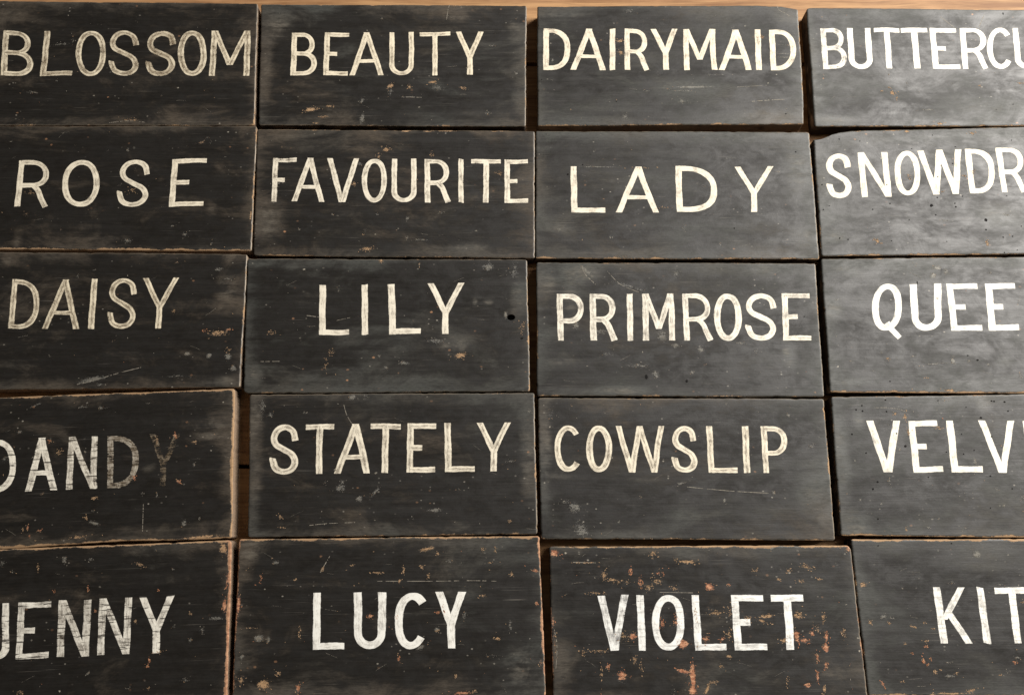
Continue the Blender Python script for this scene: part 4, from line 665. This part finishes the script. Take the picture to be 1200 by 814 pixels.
{'name':'lucy','pos':[-120.57,-62.92],'rot':0.0119,'c':[[-151.92,76.14],[148.84,75.9],[152.47,-75.9],[-149.4,-76.14]],'sw':8.19,'letters':[['L',[-75.22,23.77],[-45.11,23.62],[-43.05,-29.57],[-73.79,-29.47],0.12],['U',[-35.53,23.58],[-3.51,23.42],[-2.86,-29.7],[-33.34,-29.6],0.25],['C',[4.71,23.38],[37.01,23.22],[37.06,-29.83],[5.77,-29.73],0.12],['Y',[44.95,23.18],[75.35,23.03],[76.73,-29.96],[46.51,-29.86],0.12]],'edges':[0.7,0.9,0.85,0.9],'haze':0.25,'thick':21,'prof':{},'marks':[['o',-148.45,13.61,2.95,12.64,0,1],['o',-150.73,-2.0,2.95,4.21,0,0.7],['c',-119.75,-61.11,7.58,5.48,0,1],['o',-86.19,-64.52,2.11,4.63,0,1.1],['w',-126.99,-18.31,5.27,4.1,0,1.1],['w',-117.14,-20.48,2.34,3.51,0,0.9],['w',-142.19,-35.03,3.51,4.1,0,0.9],['c',-137.57,-8.64,10.53,0.63,0,0.8],['o',-18.51,1.1,2.95,2.53,0,1],['d',8.47,-1.82,4.68,5.85,0,1],['o',7.37,-0.77,1.68,1.68,0,0.6],['o',53.55,5.98,1.47,3.37,0,1],['o',48.12,3.95,2.95,1.05,0,1],['o',9.99,-38.62,1.47,2.95,0,1],['c',105.67,-21.34,3.79,1.47,0,1],['c',66.02,-55.26,1.26,1.68,0,0.9],['c',-11.07,42.07,7.16,1.47,0,0.9],['c',13.39,43.38,1.26,5.05,0,1],['c',31.79,47.16,2.95,2.11,0,0.9],['c',38.21,39.09,1.68,2.11,0,0.9],['c',9.43,34.13,2.53,1.68,0.4,0.9],['s',[-12.53,34.12],[42.39,33.47],[80.83,33.54],[105.55,32.72],0.88],['s',[-69.15,43.03],[-64.78,50.98],[-60.12,58.97],1.17],['c',-66.81,46.47,1.26,2.95,-0.5,0.8],['c',36.55,64.55,10.53,2.53,0.2,0.9],['c',47.67,59.57,2.53,1.9,0,0.9],['w',-113.67,52.9,3.51,2.34,0,0.8],['c',91.94,63.89,1.68,2.95,0,0.8],['c',104.4,63.2,1.26,2.95,0,0.8],['c',120.72,38.91,1.68,2.11,0,1],['c',93.13,18.61,3.37,1.26,0,0.8],['c',46.91,-13.68,2.95,1.26,0,0.8],['w',46.9,-12.13,2.93,1.76,0,0.9],['c',-37.71,49.33,2.11,0.84,0,0.9],['o',144.72,42.35,3.37,2.53,0,1],['o',144.97,11.43,1.68,2.95,0,1],['c',147.98,-44.08,2.11,4.21,0,0.8],['w',74.0,0.52,2.93,4.68,0,0.7],['o',71.4,-70.9,10.53,1.9,0,1],['w',30.84,-28.66,5.27,2.34,0.4,0.9],['c',83.41,-69.79,4.21,1.26,0,0.8],['h',129.08,-48.93,23.4,26.33,0,0.7],['h',-140.52,63.96,17.55,14.63,0,0.8],['h',105.74,58.34,32.18,17.55,0,0.4],['c',-49.62,75.03,12.64,1.9,0,0.9],['w',118.8,-9.1,2.34,5.85,0,0.6],['w',99.62,-37.14,8.78,1.46,0,0.5],['w',58.77,52.19,4.1,1.46,0,0.7],['c',98.78,50.38,2.11,0.84,0,0.9],['c',-93.61,36.68,2.95,1.05,0,0.7],['o',-128.02,38.42,1.68,3.37,0,0.6],['c',-141.37,-57.08,4.21,6.32,0,0.7],['h',-15.95,-44.67,58.5,11.7,0,0.2],['c',-87.15,-14.4,1.26,4.21,0,0.4],['c',-105.56,-51.2,4.21,2.53,0,0.4]],'spk':0.7,'rad':[3,3,3,3],'dbl':0.1,'sidec':0.25},
{'name':'violet','pos':[189.18,-70.23],'rot':0.00206,'c':[[-151.93,74.89],[149.18,75.51],[152.58,-75.51],[-149.82,-74.89]],'sw':7.9,'letters':[['V',[-105.04,28.03],[-74.94,28.05],[-73.98,-23.77],[-103.65,-23.82],0.4],['I',[-66.73,28.05],[-59.34,28.06],[-58.6,-23.74],[-66.16,-23.76],0.2],['O',[-50.86,28.06],[-18.85,28.08],[-20.57,-23.68],[-52.94,-23.73],0.1],['L',[-12.28,28.08],[19.47,28.1],[19.63,-23.6],[-11.13,-23.66],0.08],['E',[26.86,28.1],[58.6,28.12],[59.02,-23.53],[27.18,-23.59],0.06],['T',[65.99,28.12],[98.01,28.14],[97.33,-23.47],[65.76,-23.52],0.04]],'edges':[0.7,0.6,0.85,0.5],'haze':0.35,'thick':21,'prof':{},'marks':[['o',-14.51,-47.63,2.98,14.92,0,1.3],['o',-23.64,-42.56,8.45,2.24,-0.3,1.2],['o',-15.16,-60.2,4.97,4.97,0,1.1],['c',-1.21,-58.98,1.99,8.45,-0.5,1],['c',5.29,-52.71,3.48,1.74,0,0.9],['o',-22.43,-17.6,6.46,4.48,0,1.2],['o',6.21,35.71,4.97,3.98,0,1.2],['o',25.0,38.06,2.49,1.49,0,0.9],['c',-14.54,59.69,12.43,1.99,-0.06,1],['c',-25.49,61.59,2.49,2.49,0,0.6],['o',-71.42,51.0,1.99,4.48,-0.3,0.9],['c',-81.39,40.39,17.4,2.98,0,0.6],['o',-62.17,40.35,2.49,5.97,0,0.9],['c',-48.72,67.54,4.48,3.98,0.6,0.8],['o',-42.57,49.61,4.97,3.48,0,0.6],['c',-97.68,47.06,3.48,5.47,0,0.8],['c',-89.57,42.53,8.45,1.49,0,0.9],['c',-45.65,41.64,7.46,3.48,0,0.7],['c',-54.15,35.05,6.46,3.48,0,0.7],['c',-29.5,34.47,4.97,2.49,0,0.6],['c',-106.36,29.88,9.95,1.24,0,0.7],['c',60.44,7.81,8.95,2.24,0.1,1],['c',56.05,3.4,6.46,1.49,-0.3,0.9],['c',91.79,8.52,6.46,4.97,0,0.8],['o',88.89,-10.89,3.98,6.46,0,1],['o',103.99,-8.34,2.49,2.98,0,1],['o',96.7,-14.76,7.46,2.98,0,0.9],['o',117.85,-10.95,2.24,4.97,0,1.1],['o',116.42,-21.22,3.48,4.97,0,1.1],['o',107.56,-30.14,1.74,4.48,0,1],['o',114.97,-37.78,1.99,4.48,0,1],['o',106.05,-47.88,1.74,7.46,0,0.9],['c',111.76,-59.21,2.49,4.97,0,0.8],['o',96.05,-55.41,3.48,2.73,0,1.2],['c',115.13,42.64,2.98,1.24,0,1],['c',103.75,54.64,8.45,2.49,-0.3,0.8],['c',116.06,5.87,1.99,6.46,-0.1,0.8],['c',22.65,-9.46,3.48,7.46,0,0.7],['o',15.65,-13.31,2.49,2.49,0,0.8],['o',-0.58,-13.28,4.97,4.48,0,0.8],['c',10.3,11.3,7.46,2.98,0,0.8],['o',-28.2,3.57,3.98,7.46,0,0.8],['o',-41.9,1.01,2.49,5.97,0,0.9],['o',-70.82,-10.56,4.97,3.98,0,1],['c',-83.0,-10.53,9.95,7.46,0,0.6],['o',-95.98,-38.61,1.99,3.48,0,1],['o',-82.79,-46.23,5.47,5.47,0,1],['c',-70.24,-32.32,2.49,3.98,0,0.8],['c',-63.79,-39.95,1.99,4.97,0,0.6],['c',-102.31,-24.09,9.95,1.49,0,0.8],['c',-118.5,-24.57,4.97,2.98,0,0.6],['o',-146.9,68.55,5.47,4.48,0,1],['o',-149.15,2.53,1.99,9.95,0,0.8],['c',-148.02,-14.26,2.49,14.92,0,0.6],['c',75.29,42.72,1.99,1.49,0,1],['c',21.43,-29.45,2.98,1.74,0,1],['c',12.8,-38.84,1.99,2.49,0,0.9],['c',135.27,-7.12,3.48,4.97,0,0.7],['c',76.42,-14.72,6.46,2.49,0,0.8],['c',42.63,6.02,3.48,3.48,0,0.7],['c',130.34,74.72,29.84,2.24,0,0.9],['c',2.85,74.98,29.84,1.49,0,0.9],['w',70.66,73.49,2.93,3.51,0,1],['c',-113.91,59.1,14.92,0.99,0,0.7],['c',85.56,51.21,2.98,1.74,0,0.7],['c',53.95,52.07,3.48,1.99,0,0.7],['w',-33.84,-60.16,4.1,4.1,0,0.4],['c',97.16,41.35,3.48,1.49,0,0.5],['c',24.07,13.88,3.98,4.97,0,0.5],['h',120.12,-40.33,26.33,20.48,0,0.6],['h',-140.23,-34.72,14.63,29.25,0,0.5],['h',-109.42,16.77,29.25,17.55,0,0.3],['c',-8.63,13.95,1.99,14.92,0,0.4],['s',[-128.25,59.66],[-105.64,59.08],0.88],['s',[-147.88,-3.95],[-145.39,-19.4],[-146.76,-39.78],0.88],['s',[-43.36,30.8],[-10.53,30.21],0.88],['c',148.1,71.98,4.97,3.48,0,0.9],['c',76.29,-51.6,1.99,4.97,0,0.6],['c',-102.86,-44.93,1.49,7.46,0,0.5],['c',109.85,-3.19,4.97,7.46,0,0.5]],'spk':0.8,'rad':[3,5,3,3],'dbl':0.1,'sidec':0.0},
{'name':'kitty','pos':[494.55,-62.3],'rot':-0.00182,'c':[[-155.52,73.43],[153.0,74.41],[152.0,-74.41],[-151.54,-73.43]],'sw':7.94,'letters':[['K',[-78.92,27.33],[-46.75,27.38],[-44.21,-25.21],[-76.92,-25.35],0.2],['I',[-35.7,27.4],[-28.46,27.42],[-27.57,-25.14],[-35.1,-25.18],0.3],['T',[-18.01,27.44],[16.17,27.5],[15.45,-24.97],[-18.25,-25.11],0.1],['T',[22.2,27.51],[53.37,27.57],[52.51,-24.82],[21.79,-24.94],0.1],['Y',[58.39,27.58],[90.56,27.63],[89.18,-24.67],[57.47,-24.8],0.1]],'edges':[0.45,0.4,0.95,1.0],'haze':0.5,'thick':21,'prof':{},'marks':[['w',-31.16,59.07,4.72,3.86,0,1],['c',-147.46,29.53,4.12,3.09,0.5,0.9],['w',-129.72,-0.45,4.29,3.43,0,0.9],['w',-120.53,-2.34,2.57,2.14,0,0.8],['c',-143.38,-5.62,1.72,2.4,0,1],['c',-124.98,-6.92,1.72,1.37,-0.4,1],['c',-101.45,-10.29,3.43,1.03,-0.2,1],['c',-83.12,-11.78,1.72,0.86,0,0.8],['w',-108.54,26.69,1.29,1.29,0,1],['o',-94.92,-41.32,1.37,3.78,0.2,1.1],['o',-91.98,-45.04,0.86,1.72,0,0.9],['o',-87.91,-40.37,0.86,1.72,0,0.9],['o',-105.42,-34.42,1.37,1.2,0.3,1],['o',-91.5,-28.21,2.06,1.37,0,0.9],['c',-85.22,-51.53,1.37,2.06,0,1],['c',-80.09,-49.66,1.03,0.86,0,0.9],['w',-71.89,-55.21,5.15,2.14,0,0.8],['w',-71.0,-42.58,4.29,1.07,0,0.8],['c',-64.49,-52.42,2.4,1.54,0,0.7],['o',-6.8,-43.02,2.06,1.54,0,1.1],['w',-3.8,-38.35,4.29,1.5,0,0.7],['o',-136.98,-61.79,1.2,4.46,0.4,1],['c',-118.01,-60.47,1.72,0.86,0,0.9],['c',-90.93,-23.13,1.37,1.37,0,1],['w',-82.83,4.98,1.72,1.07,0,0.9],['c',-90.02,-5.9,1.37,0.86,0,0.8],['c',8.21,13.4,2.06,1.72,0,0.8],['d',8.21,13.4,1.5,1.07,0,0.8],['k',-128.7,67.19,0.86,0.86,0,1],['k',-55.25,69.7,0.86,0.86,0,1],['w',-11.67,29.77,4.29,1.29,0,0.7],['c',-75.23,72.84,8.58,1.54,0,0.9],['c',-73.72,-70.87,20.59,1.03,0,1],['c',-51.86,-68.08,6.86,2.06,0.3,0.8],['h',-116.71,65.23,30.03,10.72,0,0.4],['h',-26.53,55.53,34.32,12.87,0,0.4],['c',-34.35,74.3,34.32,0.69,0,1],['w',-150.98,24.1,2.57,1.07,0,0.8],['w',-59.72,31.63,4.29,1.72,0,0.5],['h',-12.9,5.11,17.16,17.16,0,0.3],['c',-111.99,-25.43,1.03,1.03,0,0.6],['w',-14.42,-51.4,3.43,2.14,0,0.4],['c',-22.65,-54.19,1.72,1.03,0,0.6]],'spk':0.5,'rad':[3,3,3,3],'dbl':0.1,'sidec':0.3}
]


BOARD_COOL = dict(blossom=.1, beauty=.5, dairymaid=.7, buttercup=1, rose=.1, favourite=.3, lady=.8, snowdrop=1, daisy=0, lily=.8, primrose=.6,  # paint tone by board, cooler where window sheen is painted in
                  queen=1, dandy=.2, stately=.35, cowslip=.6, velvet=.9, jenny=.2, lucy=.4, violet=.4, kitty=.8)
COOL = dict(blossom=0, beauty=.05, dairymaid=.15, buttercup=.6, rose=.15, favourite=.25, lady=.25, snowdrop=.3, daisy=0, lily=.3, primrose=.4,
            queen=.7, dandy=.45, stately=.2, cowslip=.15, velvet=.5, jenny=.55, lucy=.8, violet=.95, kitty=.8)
LABELS = {
 'blossom': 'black board painted BLOSSOM with crowded outlined cream letters, first of the top row',
 'beauty': 'black board painted BEAUTY with small tan chips below the cream letters',
 'dairymaid': 'greyish black board painted DAIRYMAID, top right corner chipped away',
 'buttercup': 'grey sheened board reading BUTTERCU in bright white, last of the top row',
 'rose': 'black board painted ROSE in widely spaced leaning letters, bare wood line along its lower edge',
 'favourite': 'black board painted FAVOURITE in narrow cream letters reaching its right edge',
 'lady': 'grey-black board painted LADY in widely spaced plain cream letters',
 'snowdrop': 'grey board reading SNOWDR with woodworm holes and a cut-off upper left corner',
 'daisy': 'black board painted DAISY in leaning yellowish letters, scuffed at its right end',
 'lily': 'black board painted LILY with one round dark hole near its right edge',
 'primrose': 'dark scuffed board painted PRIMROSE in streaky cream letters with dents below them',
 'queen': 'grey board painted with the letters QUEE and a pale crusty blob above the U',
 'dandy': 'black board painted DANDY, its last letter almost rubbed away, edges worn to wood',
 'stately': 'black board painted STATELY in cream letters beside a wide gap of floor',
 'cowslip': 'dark board painted COWSLIP in thin streaky cream letters with pale scuffs at lower left',
 'velvet': 'grey board reading VELV in bright white letters, dotted with woodworm holes',
 'jenny': 'black board painted JENNY in cracked rising white letters with a rusty worn right edge',
 'lucy': 'black board painted LUCY in bright white letters with orange chips along both ends',
 'violet': 'board painted VIOLET covered in orange and tan paint chips, one tall streak below the O',
 'kitty': 'dark grey board painted with the letters KIT, worn tan line along its upper edge',
}
for i_, b_ in enumerate(BOARDS):
    build_board(b_, i_)
